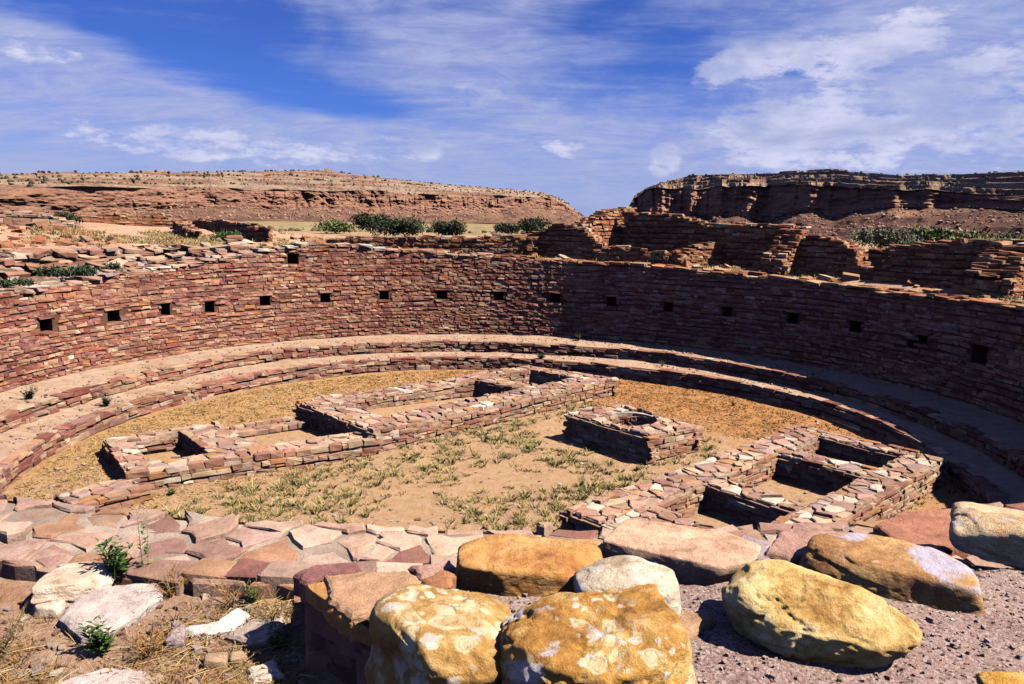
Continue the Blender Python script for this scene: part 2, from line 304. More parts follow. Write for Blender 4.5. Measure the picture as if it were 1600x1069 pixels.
def rock_mat(name, stops, lichen=(), crackc=(0.06, 0.03, 0.015), s=1.0, seed=0.0):
    """lichen: list of (scale, threshold, colour, amount, ring)"""
    m, t = mat(name); pos0 = t.n('ShaderNodeNewGeometry').outputs['Position']; pos = t.mapv(pos0, loc=(seed, seed * 0.7, seed * 1.3))
    a0 = t.noise(pos, 5.0 * s, 7, 0.66, 0.8); a = t.m('ADD', t.m('MULTIPLY', t.m('SUBTRACT', a0, 0.5), 1.6), 0.52); b = t.noise(pos, 24.0 * s, 8, 0.72); g = t.noise(pos, 160.0, 5, 0.7)
    c = t.ramp(t.m('ADD', t.m('MULTIPLY', a, 0.7), t.m('MULTIPLY', b, 0.3)), stops)
    c = t.mix(1.0, c, t.ramp(t.m('ADD', t.m('MULTIPLY', b, 0.5), t.m('MULTIPLY', g, 0.5)), [(0.3, 0.62), (0.5, 1.0), (0.7, 1.25)]), 'MULTIPLY')
    pd = t.n('ShaderNodeVectorMath', operation='ADD'); nn = t.n('ShaderNodeTexNoise'); t.put(nn.inputs['Vector'], pos); nn.inputs['Scale'].default_value = 14; nn.inputs['Detail'].default_value = 4
    sc = t.n('ShaderNodeVectorMath', operation='SCALE'); t.put(sc.inputs[0], nn.outputs['Color']); sc.inputs['Scale'].default_value = 0.045
    t.put(pd.inputs[0], pos); t.put(pd.inputs[1], sc.outputs[0]); wp = pd.outputs[0]
    for (ls, th, lc, am, ring) in lichen:
        d = t.vor(wp, ls); cc = t.vor(wp, ls, out='Color'); s3 = t.n('ShaderNodeSeparateColor'); t.put(s3.inputs[0], cc)
        rad = t.m('MULTIPLY', s3.outputs[0], th)
        inside = t.sm(t.m('ADD', t.m('SUBTRACT', rad, d), t.m('MULTIPLY', t.m('SUBTRACT', t.noise(pos, 60.0, 5, .7), .5), .35)), 0.0, 0.12)
        gate = t.sm(t.noise(pos, 5.0, 3), 0.36, 0.50)
        f = t.m('MULTIPLY', t.m('MULTIPLY', inside, gate), am)
        if ring:
            rim = t.m('SUBTRACT', 1.0, t.sm(t.m('ABSOLUTE', t.m('SUBTRACT', t.m('MULTIPLY', rad, 0.55), d)), 0.01, 0.05))
            lcol = t.mix(t.m('MULTIPLY', t.m('MULTIPLY', rim, g), 0.9), lc, tuple(x * 0.35 for x in lc))
        else: lcol = lc
        c = t.mix(t.m('MULTIPLY', f, t.ramp(b, [(0.3, 0.55), (0.6, 1.0)])), c, lcol)
    h = t.m('ADD', t.m('MULTIPLY', b, 0.9), t.m('MULTIPLY', g, 0.35)); 
    c = t.mix(t.m('MULTIPLY', t.sm(t.noise(pos, 9.0, 7, 0.75), 0.56, 0.68), 0.45), c, crackc)
    c = t.mix(t.m('MULTIPLY', t.sm(t.noise(pos, 6.0, 8, 0.75, 0.4), 0.54, 0.66), 0.4), c, tuple(min(.9, x * 1.25 + .03) for x in stops[-1][1]))
    finish(t, c, 0.9, h, 0.9, 0.026, 0.25, 0.90)
    return m

# ------------------------------------------------------------ masonry pieces
rng = np.random.RandomState(7)
def _templates(n, bev, jit, seed):
    out = []
    r = np.random.RandomState(seed)
    for i in range(n):
        bm = bmesh.new(); bmesh.ops.create_cube(bm, size=1.0)
        bmesh.ops.bevel(bm, geom=list(bm.edges), offset=bev, segments=1, affect='EDGES', profile=0.5)
        # skew the eight corner clusters so that no block is square
        sk = {(a, b, c): r.uniform(-jit, jit, 3) for a in (-1, 1) for b in (-1, 1) for c in (-1, 1)}
        V = []
        for v in bm.verts:
            k = tuple(1 if x > 0 else -1 for x in v.co)
            V.append(np.array(v.co) + sk[k] + r.uniform(-jit * .35, jit * .35, 3))
        V = np.array(V); F = [[v.index for v in f.verts] for f in bm.faces]; bm.free()
        me = bpy.data.meshes.new('stone_shape'); me.from_pydata(V.tolist(), [], F); me.materials.append(M_SO)
        out.append((V, np.concatenate([np.array(f) for f in F]), np.array([len(f) for f in F]), me))
    return out
TEMPL = _templates(18, 0.055, 0.085, 3)
PAL = {
 'wall': [((0.47, 0.235, 0.155), 4), ((0.39, 0.155, 0.105), 3.4), ((0.31, 0.10, 0.07), 2.4), ((0.53, 0.32, 0.205), 3.2), ((0.36, 0.175, 0.145), 2), ((0.60, 0.42, 0.30), 0.45), ((0.50, 0.20, 0.085), 0.7), ((0.24, 0.095, 0.09), 1)],
 'bench': [((0.48, 0.27, 0.175), 4), ((0.38, 0.165, 0.115), 3), ((0.54, 0.35, 0.23), 2.5), ((0.30, 0.11, 0.085), 2), ((0.36, 0.20, 0.17), 2), ((0.60, 0.46, 0.33), .8)],
 'vault': [((0.52, 0.32, 0.205), 4), ((0.43, 0.215, 0.145), 3), ((0.58, 0.41, 0.27), 3.2), ((0.34, 0.155, 0.115), 1.6), ((0.46, 0.30, 0.25), 1.4), ((0.68, 0.56, 0.44), .8), ((0.52, 0.25, 0.11), 1)],
 'ruin': [((0.52, 0.24, 0.115), 4), ((0.43, 0.155, 0.075), 4), ((0.58, 0.33, 0.17), 2.4), ((0.31, 0.105, 0.06), 2), ((0.62, 0.44, 0.28), .8)],
 'flag': [((0.62, 0.44, 0.34), 4), ((0.53, 0.35, 0.27), 4), ((0.42, 0.25, 0.20), 2.2), ((0.55, 0.32, 0.19), 1.6), ((0.66, 0.52, 0.42), 1.6), ((0.34, 0.15, 0.12), 1)],
 'cap': [((0.56, 0.35, 0.27), 4), ((0.50, 0.29, 0.205), 4), ((0.38, 0.20, 0.16), 1.6), ((0.66, 0.47, 0.33), 3.2), ((0.78, 0.66, 0.54), 1.5), ((0.47, 0.34, 0.32), 1.0), ((0.58, 0.31, 0.15), 1.0)],
 'dark': [((0.26, 0.14, 0.11), 3), ((0.20, 0.10, 0.08), 3), ((0.30, 0.18, 0.13), 1)],  # shade of the near wall's end face painted into its stone colour
 'slabs': [((0.60, 0.41, 0.29), 4), ((0.50, 0.27, 0.18), 3), ((0.68, 0.52, 0.39), 2), ((0.42, 0.20, 0.14), 2), ((0.50, 0.36, 0.32), 1)],
}
for _k, _m in (('wall', 1.28), ('ruin', 1.10), ('bench', 1.15), ('flag', 1.18), ('vault', 1.06)): PAL[_k] = [(tuple(_m * x for x in q_), w_) for q_, w_ in PAL[_k]]
def pick(pal, r):
    P = PAL[pal]; wts = np.array([x[1] for x in P], float); c = np.array(P[r.choice(len(P), p=wts / wts.sum())][0])
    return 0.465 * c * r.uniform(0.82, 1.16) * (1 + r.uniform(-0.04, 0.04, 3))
class Batch:
    def __init__(s): s.M = []; s.v = []; s.c = []; s.n = []
    def add(s, pos, tx, nx, w_, d_, h_, col, tilt=(0, 0, 0), vis=1.0):
        """tx: plan tangent (unit 2D), nx: plan normal towards the viewer side"""
        M = np.eye(4); A = np.array([[tx[0], nx[0], 0], [tx[1], nx[1], 0], [0, 0, 1.0]])
        if any(tilt):
            A = A @ np.array(Matrix.Rotation(tilt[0], 3, 'X') @ Matrix.Rotation(tilt[1], 3, 'Y') @ Matrix.Rotation(tilt[2], 3, 'Z'))
        M[:3, :3] = A * np.array([w_, d_, h_]); M[:3, 3] = pos
        s.M.append(M); s.v.append(rng.randint(len(TEMPL))); s.c.append(col); s.n.append((nx[0], nx[1], vis))
    def build(s, parent, nmax=300, name='stone', stuff_name='stone_facing'):
        if not s.M: return
        M = np.array(s.M); C = np.array(s.c); v = np.array(s.v); N = np.array(s.n)
        P = M[:, :3, 3]; size = np.linalg.norm(M[:, :3, 0], axis=1); hgt = np.linalg.norm(M[:, :3, 2], axis=1)
        q = proj(P); d = np.linalg.norm(P - CAM, axis=1)
        vd = (CAM - P); vd = vd / np.linalg.norm(vd, axis=1)[:, None]
        facing = np.clip(N[:, 0] * vd[:, 0] + N[:, 1] * vd[:, 1], 0, 1) * N[:, 2] + 0.25
        sc = size * np.sqrt(hgt) / d * facing * ((q[:, 2] > 0) & (q[:, 0] > -10) & (q[:, 0] < 1610) & (q[:, 1] > 0) & (q[:, 1] < 1080))
        order = np.argsort(-sc); big = order[:nmax]; big = big[sc[big] > 0]; rest = np.setdiff1d(np.arange(len(M)), big)
        off = np.array(parent.location)
        for i in big:
            o = bpy.data.objects.new(name, TEMPL[v[i]][3]); COL.objects.link(o); o.parent = parent
            Mi = M[i].copy(); Mi[:3, 3] -= off; o.matrix_local = Matrix(Mi.tolist()); o.color = (*C[i], 1)
        if len(rest):
            Vs, Ls, Ts, Cs, base = [], [], [], [], 0
            for i in rest:
                V, L, T, _ = TEMPL[v[i]]
                Vs.append(V @ M[i][:3, :3].T + M[i][:3, 3]); Ls.append(L + base); Ts.append(T); Cs.append(np.repeat(C[i][None], len(V), 0)); base += len(V)
            o = mesh_np(stuff_name, np.concatenate(Vs), np.concatenate(Ls), np.concatenate(Ts), M_SA, np.concatenate(Cs), parent)
            o['kind'] = 'stuff'
def face(b, fn, L, zb, zt, wr=(0.12, 0.34), hr=(0.055, 0.12), depth=0.14, proud=0.02, holes=(), pal='wall', seed=0, ragged=0.0, over=0.0, batter=0.0, rough=1.0):
    """lay courses of stone over a vertical surface; fn(s) -> (x, y, nx, ny); zb, zt numbers or functions of s"""
    r = np.random.RandomState(seed + 11)
    zbf = zb if callable(zb) else (lambda s: zb); ztf = zt if callable(zt) else (lambda s: zt)
    ss = np.linspace(0, L, 40); z = min(zbf(x) for x in ss); zmax = max(ztf(x) for x in ss)
    ci = 0
    while z < zmax + over:
        h = r.uniform(*hr) * (1.35 if r.rand() < 0.15 else 0.7 if r.rand() < .2 else 1.0)
        s = -r.uniform(0, wr[1]); ci += 1
        while s < L:
            wd = r.uniform(*wr) * (1.3 if r.rand() < 0.12 else 1.0)
            if r.rand() < 0.2: wd *= 0.55
            c = s + wd / 2
            cc = min(max(c, 0), L)
            zc = z + h / 2 + (0.035 * math.sin(cc * 0.9 + ci * 0.35) + 0.012 * math.sin(cc * 3.7 + ci * 1.9) + r.uniform(-.008, .008)) * rough + 0.24 * h * (math.sin(int(cc / 0.6 + ci * 0.43) * 12.9898 + ci * 78.2))
            if c > 0 - wd * .2 and c < L + wd * .2 and zc - h * .3 < ztf(cc) + r.uniform(-ragged, ragged) and zc > zbf(cc) - h * .4:
                hit = any(a - wd * .42 < c < b_ + wd * .42 and z0 - h * .42 < zc < z1 + h * .42 for (a, b_, z0, z1) in holes)
                if not hit:
                    x, y, nx, ny = fn(cc)
                    # neighbours of an opening are trimmed so that the jambs stay straight
                    w2, c2 = wd, c
                    for (a, b_, z0, z1) in holes:
                        if z0 - h * .45 < zc < z1 + h * .45:
                            if c < a and c + wd / 2 > a: w2 = 2 * (a - c) if c + 0 < a else wd
                            if c > b_ and c - wd / 2 < b_: w2 = 2 * (c - b_)
                    pr = proud + r.uniform(-0.016, 0.020) * rough
                    col = pick(pal, r)
                    hh = h * r.uniform(0.92, 1.08)
                    if r.rand() < 0.14 and h > 0.08:
                        for k in (-1, 1):
                            x2 = (x + nx * (pr - depth / 2), y + ny * (pr - depth / 2), zc + k * h / 4)
                            b.add(x2, (ny, -nx), (nx, ny), w2 * 0.95, depth, hh / 2 * 0.95, pick(pal, r), (0, r.uniform(-.03, .03) * rough, 0))
                    else:
                        b.add((x + nx * (pr - depth / 2), y + ny * (pr - depth / 2), zc), (ny, -nx), (nx, ny), w2 * 0.985, depth, hh, col, (r.uniform(-.05, .05) * rough, r.uniform(-.04, .04) * rough, r.uniform(-.05, .05) * rough))
            s += wd
        z += h
def line_fn(p, q, left=True):
    p, q = np.array(p, float), np.array(q, float); d = q - p; L = np.hypot(*d); d = d / L
    n = np.array((-d[1], d[0])) if left else np.array((d[1], -d[0]))
    return (lambda s: (p[0] + d[0] * s, p[1] + d[1] * s, n[0], n[1])), L

# ------------------------------------------------------------ flat irregular stones
def clip_poly(P, a, n):
    """keep the part of P with (x - a).n <= 0"""
    out = []; k = len(P)
    for i in range(k):
        A, B = P[i], P[(i + 1) % k]; da = (A - a) @ n; db = (B - a) @ n
        if da <= 0: out.append(A)
        if (da < 0 < db) or (db < 0 < da): out.append(A + (B - A) * (da / (da - db)))
    return out
def voronoi(poly, cell, seed, jit=0.42, aspect=1.0, gap=0.018, holes_fn=None, drop=0.0):
    poly = [np.array(p, float) for p in poly]
    A = sum(poly[i][0] * poly[(i + 1) % len(poly)][1] - poly[(i + 1) % len(poly)][0] * poly[i][1] for i in range(len(poly)))
    if A < 0: poly = poly[::-1]
    r = np.random.RandomState(seed); P = np.array(poly); lo, hi = P.min(0), P.max(0)
    pts = []; j = 0; y = lo[1] - cell
    while y < hi[1] + cell:
        x = lo[0] - cell + (0.5 * cell * aspect if j % 2 else 0)
        while x < hi[0] + cell * aspect:
            pts.append((x + r.uniform(-jit, jit) * cell * aspect, y + r.uniform(-jit, jit) * cell)); x += cell * aspect
        y += cell; j += 1
    pts = np.array(pts); out = []
    for i, c in enumerate(pts):
        d = pts - c; dd = np.hypot(d[:, 0], d[:, 1]); nb = [k for k in np.argsort(dd)[1:16]]
        C = [p for p in poly]
        for k in nb:
            n = d[k] / dd[k]; C = clip_poly(C, c + n * (dd[k] / 2 - gap * r.uniform(0.3, 1.3)), n)
            if len(C) < 3: break
        if len(C) < 3: continue
        C = np.array(C); ar = 0.5 * abs(sum(C[q][0] * C[(q + 1) % len(C)][1] - C[(q + 1) % len(C)][0] * C[q][1] for q in range(len(C))))
        if ar < 0.06 * cell * cell * aspect: continue
        if holes_fn is not None and holes_fn(C.mean(0)): continue
        if r.rand() < drop: continue
        out.append(C)
    return out
def flag_mesh(C, z, th, r, tilt=0.02, rough=0.02, zfn=None, bev=0.012):
    """an irregular flat stone over plan polygon C: worn upper edge, split sides"""
    c = C.mean(0); P = []
    for i in range(len(C)):
        A, B = C[i], C[(i + 1) % len(C)]; L = np.hypot(*(B - A))
        P.append(A + r.uniform(-1, 1, 2) * min(rough, L * .12))
        if L > 0.09: P.append(A + (B - A) * r.uniform(.35, .65) + (c - (A + B) / 2) / max(np.hypot(*(c - (A + B) / 2)), 1e-3) * r.uniform(-.2, 1.0) * min(rough, L * .15))
    P = np.array(P); n = len(P); tx, ty = r.uniform(-tilt, tilt, 2)
    zz = lambda p: z + (zfn(p) if zfn else 0) + (p - c) @ np.array((tx, ty))
    V = [(p[0], p[1], zz(p) - th) for p in P]
    V += [(*(p + (c - p) / max(np.hypot(*(p - c)), .01) * r.uniform(-.004, .004)), zz(p) - bev * r.uniform(.7, 1.8)) for p in P]
    V += [(*(p + (c - p) / max(np.hypot(*(p - c)), .01) * bev * r.uniform(.6, 1.8)), zz(p) + r.uniform(-.003, .003)) for p in P]
    V.append((c[0], c[1], zz(c) + r.uniform(-.002, .006)))
    F = []
    for i in range(n):
        j = (i + 1) % n
        F += [(i, j, n + j, n + i), (n + i, n + j, 2 * n + j, 2 * n + i), (2 * n + i, 2 * n + j, 3 * n)]
    F.append(tuple(range(n))[::-1])
    return np.array(V), F
def flags(parent, polys, z, th, pal, seed, name='cap_stone', stuff='cap_stones', tilt=0.03, lift=0.012, nmax=300, zfn=None, rough=0.02, bev=0.012, th_var=0.3):
    r = np.random.RandomState(seed); items = []
    for C in polys:
        zl = z + r.uniform(-lift, lift) + (lift * 1.8 if r.rand() < .12 else 0)
        V, F = flag_mesh(C, zl, th * r.uniform(1 - th_var, 1 + th_var), r, tilt, rough, zfn, bev); col = pick(pal, r)
        c = V.mean(0); q = proj(c[None])[0]; sz = (V.max(0) - V.min(0))[:2].max() / np.linalg.norm(c - CAM)
        items.append((sz * (q[2] > 0 and -20 < q[0] < 1620 and q[1] < 1085), V, F, col))
    items.sort(key=lambda t: -t[0]); rest = []
    for k, (s_, V, F, col) in enumerate(items):
        if k < nmax and s_ > 0:
            o = pyobj(name, V, F, M_SO, parent); o.color = (*col, 1)
        else: rest.append((V, F, col))
    if rest:
        Vs, Ls, Ts, Cs, b = [], [], [], [], 0
        for V, F, col in rest:
            Vs.append(V); Ls.append(np.concatenate([np.array(f) for f in F]) + b); Ts += [len(f) for f in F]; Cs.append(np.repeat(col[None], len(V), 0)); b += len(V)
        o = mesh_np(stuff, np.concatenate(Vs), np.concatenate(Ls), Ts, M_SA, np.concatenate(Cs), parent); o['kind'] = 'stuff'
def prism(name, poly, z0, z1, m, parent=None):
    P = np.array(poly, float); n = len(P)
    A = sum(P[i][0] * P[(i + 1) % n][1] - P[(i + 1) % n][0] * P[i][1] for i in range(n))
    if A < 0: P = P[::-1]
    z1 = z1 if hasattr(z1, '__len__') else [z1] * n
    V = [(p[0], p[1], z0) for p in P] + [(p[0], p[1], z) for p, z in zip(P, z1)]
    F = [tuple(range(n))[::-1], tuple(range(n, 2 * n))] + [(i, (i + 1) % n, n + (i + 1) % n, n + i) for i in range(n)]
    return pyobj(name, V, F, m, parent)

# ------------------------------------------------------------ the kiva in numbers (metres, centre at 0,0, floor at 0)
R_WALL, R_B1, R_B2 = 9.40, 8.22, 7.46
Z_B1, Z_B2 = 0.64, 0.35
_RT = [(-180, 2.80), (-166, 2.80), (-140, 2.72), (-110, 2.5), (-80, 2.47), (-75, 2.52), (-68, 2.59), (-62, 2.68), (-54, 2.76), (-47, 2.92), (-39, 3.13), (-31, 3.26), (-24, 3.19), (-16, 3.08), (-9, 3.02), (2, 2.93), (13, 2.87), (25, 2.85), (36, 2.79), (46, 2.74), (57, 2.68), (67, 2.64), (76, 2.66), (86, 2.69), (96, 2.95), (110, 3.10), (125, 3.0), (145, 2.80), (150, 2.79), (180, 2.80)]
def rim_top(az):
    az = (np.asarray(az, float) + 180) % 360 - 180
    return np.interp(az, [a for a, _ in _RT], [b for _, b in _RT])
def az_of(x, y): return np.degrees(np.arctan2(x, y))
def pol(az, r): a = R_(az); return (r * math.sin(a), r * math.cos(a))
_SEC = [  # azimuth: heights at r = 10.6, 12, 15, 18.5, 23, 30, 60, 120, 200
 (-180, (2.68, 2.68, 2.66, 2.6, 2.6, 2.6, 2.4, 1.5, 0.5)), (-130, (2.66, 2.66, 2.7, 2.7, 2.7, 2.7, 2.4, 1.5, 0)), (-95, (2.98, 3.06, 3.25, 3.8, 3.9, 3.8, 1.8, 0, -1)), (-60, (2.98, 3.08, 3.25, 3.75, 3.9, 3.75, 1.6, 0, -1.5)),
 (-42, (3.05, 3.10, 3.18, 3.42, 3.55, 3.5, 1.6, 0, -2)), (-30, (3.18, 3.12, 3.05, 3.35, 3.4, 3.0, 1.8, 0.3, -2)), (-18, (3.0, 2.95, 2.9, 2.85, 2.75, 2.6, 2.3, 0.6, -2)), (0, (2.90, 2.9, 2.9, 2.8, 2.6, 2.5, 2.25, 0.8, -2)),
 (25, (2.82, 2.85, 2.95, 2.95, 2.9, 2.7, 2.2, 0.6, -1)), (50, (2.75, 2.78, 2.85, 2.85, 2.85, 2.9, 2.6, 1.0, 0)), (80, (2.66, 2.68, 2.8, 2.85, 2.85, 2.85, 2.6, 1.0, 0)), (110, (2.66, 2.68, 2.7, 2.7, 2.7, 2.7, 2.6, 1.0, 0)), (150, (2.67, 2.67, 2.66, 2.6, 2.6, 2.6, 2.4, 1.5, 0.5)), (180, (2.68, 2.68, 2.66, 2.6, 2.6, 2.6, 2.4, 1.5, 0.5))]
_SR = [10.6, 12, 15, 18.5, 23, 30, 60, 120, 200]
def terr_w(az): return sstep(az, -112, -98) * (1 - sstep(az, -50, -40))
def gz(x, y):
    x = np.asarray(x, float); y = np.asarray(y, float)
    r = np.hypot(x, y); az = az_of(x, y)
    A = np.array([a for a, _ in _SEC], float); Hs = np.array([h for _, h in _SEC])
    cols = np.stack([np.interp(az, A, Hs[:, k]) for k in range(len(_SR))], -1)
    z = np.zeros_like(r)
    rr = np.clip(r, _SR[0], _SR[-1]); i = np.clip(np.searchsorted(_SR, rr, side='right') - 1, 0, len(_SR) - 2)
    S = np.array(_SR); t = (rr - S[i]) / (S[i + 1] - S[i])
    c0 = np.take_along_axis(cols, i[..., None], -1)[..., 0]; c1 = np.take_along_axis(cols, (i + 1)[..., None], -1)[..., 0]
    z = c0 + (c1 - c0) * t
    z = np.where(r > 200, z - (r - 200) * 0.004, z); z = np.maximum(z, -4.0)
    # shelf between the kiva rim and the terrace wall behind it
    w = terr_w(az); shelf = rim_top(az) - 0.07
    z = z * (1 - w) + w * np.where(r < 10.98, shelf, z)
    inner = 1 - sstep(r, 10.0, np.where(np.abs(az) > 125, 10.45, 10.6))
    z = z * (1 - inner * (1 - w)) + inner * (1 - w) * np.where(np.abs(az) > 125, 2.70, rim_top(az) - 0.10)
    nz = 0.05 * fbm(x * 0.55, y * 0.55, 0, 4, 5) * sstep(r, 9.8, 11.5) + 0.012 * fbm(x * 5, y * 5, 0, 3, 8)
    nz = nz + sstep(r, 14, 22) * 0.14 * fbm(x * 0.22, y * 0.22, 0, 4, 9) + sstep(r, 60, 200) * 0.8 * fbm(x * 0.02, y * 0.02, 0, 4, 10)
    return z + nz

# terrain: one sheet from the kiva's rim to the horizon
azs = np.concatenate((np.arange(-180, -160, 0.35), np.arange(-160, 150, 0.6), np.arange(150, 180, 0.45)))
rs = np.concatenate((np.arange(9.72, 10.0, .07), np.arange(10.0, 10.9, 0.045), [10.90, 10.965, 10.995, 11.05], np.geomspace(11.15, 40, 90), np.geomspace(41.5, 6000, 70)))
AZ, RR = np.meshgrid(np.radians(azs), rs, indexing='ij')
GX, GY = RR * np.sin(AZ), RR * np.cos(AZ)
GZ = gz(GX, GY)
tag(grid_np('ground', np.stack((GX, GY, GZ), -1), M_GROUND, closed=True, flip=True), 'dry sandy ground around the kiva running out to the canyon plain', kind='structure')

# kiva floor (one sheet, slightly uneven), bench treads
rr = np.linspace(0.01, R_B2 + 0.12, 46); aa = np.radians(np.arange(0, 360, 2.0)); A2, R2 = np.meshgrid(aa, rr, indexing='ij')
def floor_z(x, y):
    return 0.0 + 0.03 * fbm(np.asarray(x) * .5, np.asarray(y) * .5, 0, 3, 21) + 0.012 * fbm(np.asarray(x) * 3, np.asarray(y) * 3, 0, 2, 22)
FX, FY = R2 * np.sin(A2), R2 * np.cos(A2)
tag(grid_np('kiva_floor', np.stack((FX, FY, floor_z(FX, FY)), -1), M_FLOOR, closed=True, flip=True), 'sandy sunken floor of the round kiva with dry grass', kind='structure')
def b1r(az): a = np.radians(az); return R_B1 + 0.05 * fbm(np.cos(a) * 2.2, np.sin(a) * 2.2, 3, 3, 31) + np.interp((np.asarray(az) + 180) % 360 - 180, [-180, -60, -45, -25, -8, 8, 30, 48, 70, 180], [0, 0.02, 0.22, 0.12, 0.12, -0.16, 0.06, -0.1, -0.04, 0])
def b2r(az): a = np.radians(az); return R_B2 + 0.05 * fbm(np.cos(a) * 2.6, np.sin(a) * 2.6, 7, 3, 32) + np.interp((np.asarray(az) + 180) % 360 - 180, [-180, -100, -60, -25, -4, 24, 55, 66, 76, 90, 180], [0, -.02, 0, 0.12, 0.0, -0.12, 0.05, 0.2, 0.14, 0, 0])
def wallr(az):
    az = (np.asarray(az, float) + 180) % 360 - 180; t = 0
    for o in (-14, -10.5, -7, -3.5, 0, 3.5, 7, 10.5, 14): t = t + np.interp(az + o, [-180, -80, -60, -39, -10, 4, 22, 40, 70, 180], [0, 0, 0.03, 0.14, 0.12, 0.0, -0.10, -0.07, 0, 0])
    return R_WALL + t / 9

# ------------------------------------------------------------ lower and upper benches
def bench(rf, r_out, z0, z1, label, seed, z_out_add=0.0):
    root = empty('stone_bench', (0, 0, z0), label, 'bench', 'benches stepping round inside the kiva')
    az = np.arange(-180, 180, 1.0); A = np.radians(az)
    ri = rf(az); ro = (r_out(az) if callable(r_out) else np.full_like(az, r_out)) + 0.12
    rows = []
    # retaining mud face behind the stones, then the trodden top
    for (fr, z) in ((0.012, z0 - 0.1), (0.012, (z0 + z1) / 2), (0.012, z1 - 0.055), (0.05, z1 - 0.02)):
        rows.append(np.stack(((ri + fr) * np.sin(A), (ri + fr) * np.cos(A), np.full_like(A, z)), -1))
    for f in np.linspace(0.06, 1, 12):
        r_ = (ri + 0.05) * (1 - f) + ro * f; x, y = r_ * np.sin(A), r_ * np.cos(A)
        rows.append(np.stack((x, y, z1 - 0.012 + 0.028 * fbm(x * 1.7, y * 1.7, 0, 4, seed) * min(1, f * 4) + 0.05 * f ** 6 + z_out_add * f), -1))
    G = np.stack(rows, 1)
    grid_np('tread', G[:, 3:], M_TREAD, root, closed=True, flip=True)
    grid_np('mud_core', G[:, :4], M_MORTAR, root, closed=True, flip=True, smooth=False)
    b = Batch()
    fn = lambda s: ((lambda a, r_: (r_ * math.sin(a), r_ * math.cos(a), -math.sin(a), -math.cos(a)))(R_(-132 + s / R_B1 * 57.2958), float(rf(-132 + s / R_B1 * 57.2958))))
    face(b, fn, R_B1 * R_(245), z0 - 0.03, z1 - 0.055, (0.12, 0.40), (0.05, 0.095), 0.14, 0.02, pal='bench', seed=seed, rough=1.1)
    r = np.random.RandomState(seed + 5); a = -132.0        # lip of flatter stones along the edge of the tread
    while a < 113:
        w_ = r.uniform(0.16, 0.46); am = a + w_ / R_B1 * 28.6; rr_ = float(rf(am)); t = R_(am)
        if r.rand() < 0.88:
            dpt = r.uniform(0.14, 0.24); hh = r.uniform(0.05, 0.085); rc = rr_ - 0.025 + dpt / 2 + r.uniform(-.012, .012)
            b.add((rc * math.sin(t), rc * math.cos(t), z1 - hh / 2 + r.uniform(-.01, .018)), (-math.cos(t), math.sin(t)), (-math.sin(t), -math.cos(t)), w_ * .96, dpt, hh, pick('bench', r), (r.uniform(-.06, .06), r.uniform(-.04, .04), r.uniform(-.08, .08)))
        a += w_ / R_B1 * 57.3
    b.build(root)
    return root
bench(b2r, b1r, 0.0, Z_B2, 'low inner bench of coursed stone edging the grassy kiva floor', 41)
bench(b1r, wallr, Z_B2, Z_B1, 'second bench up, directly below the high round wall with the row of niches', 42)

# ------------------------------------------------------------ the round wall: niched far side, flagged near rim
kw = empty('kiva_wall', (0, R_WALL, Z_B1), 'tall round masonry wall of the kiva with a row of square niches', 'wall')
AZ0, AZ1 = -180.0, 180.0
NICHES = [(-74, 1.76, .30), (-64, 1.75, .30), (-56, 1.77, .24), (-49, 1.73, .25), (-40, 1.78, .28), (-30, 1.78, .27), (-20, 1.81, .26), (-10, 1.81, .30), (0, 1.79, .28), (10, 1.78, .28), (20, 1.77, .28), (30, 1.72, .27), (40, 1.74, .28), (51, 1.76, .28), (61, 1.77, .28), (71.3, 1.73, .24), (70.0, 1.60, .22), (80, 1.67, .36)]
M_PER = R_WALL * math.pi / 180
def s_of(az): return (az + 180) * M_PER
holes = []
for k, (a, z, w_) in enumerate(NICHES):
    h = 0.27 if k not in (15, 16, 17) else (0.19, 0.19, 0.38)[k - 15]
    if k in (2, 3): h = 0.30
    holes.append((s_of(a) - w_ / 2, s_of(a) + w_ / 2, z - h / 2, z + h / 2))
holes.append((s_of(-35.2) - .15, s_of(-35.2) + .15, 2.72, 3.0))
sb = sorted(set([round(x, 4) for h in holes for x in h[:2]] + [round(x, 4) for x in np.arange(0, 360 * M_PER, 0.22)] + [round(360 * M_PER, 4)]))
sb = [x for i, x in enumerate(sb) if i == 0 or x - sb[i - 1] > 1e-3]
zb_ = sorted(set([round(x, 4) for h in holes for x in h[2:]] + [Z_B1 - .06, 1.0, 1.3, 2.1, 2.3, 2.5, 3.1, 3.4]))
sbA = np.array(sb); azb = sbA / M_PER - 180; rw = wallr(azb) + 0.012; tb = rim_top(azb) - 0.05
Zg = np.minimum(np.array(zb_)[None, :], tb[:, None])
P = np.stack((rw[:, None] * np.sin(np.radians(azb))[:, None] + 0 * Zg, rw[:, None] * np.cos(np.radians(azb))[:, None] + 0 * Zg, Zg), -1)
sm_, zm_ = (sbA[:-1] + sbA[1:]) / 2, (np.array(zb_)[:-1] + np.array(zb_)[1:]) / 2
keep = np.ones((len(sm_), len(zm_)), bool)
for (a, b_, z0, z1) in holes: keep &= ~((sm_[:, None] > a) & (sm_[:, None] < b_) & (zm_[None, :] > z0) & (zm_[None, :] < z1))
keep &= (Zg[:-1, 1:] - Zg[:-1, :-1] > 1e-4) | (Zg[1:, 1:] - Zg[1:, :-1] > 1e-4)
grid_np('mud_core', P, M_MORTAR, kw, keep=keep, smooth=False, flip=True)
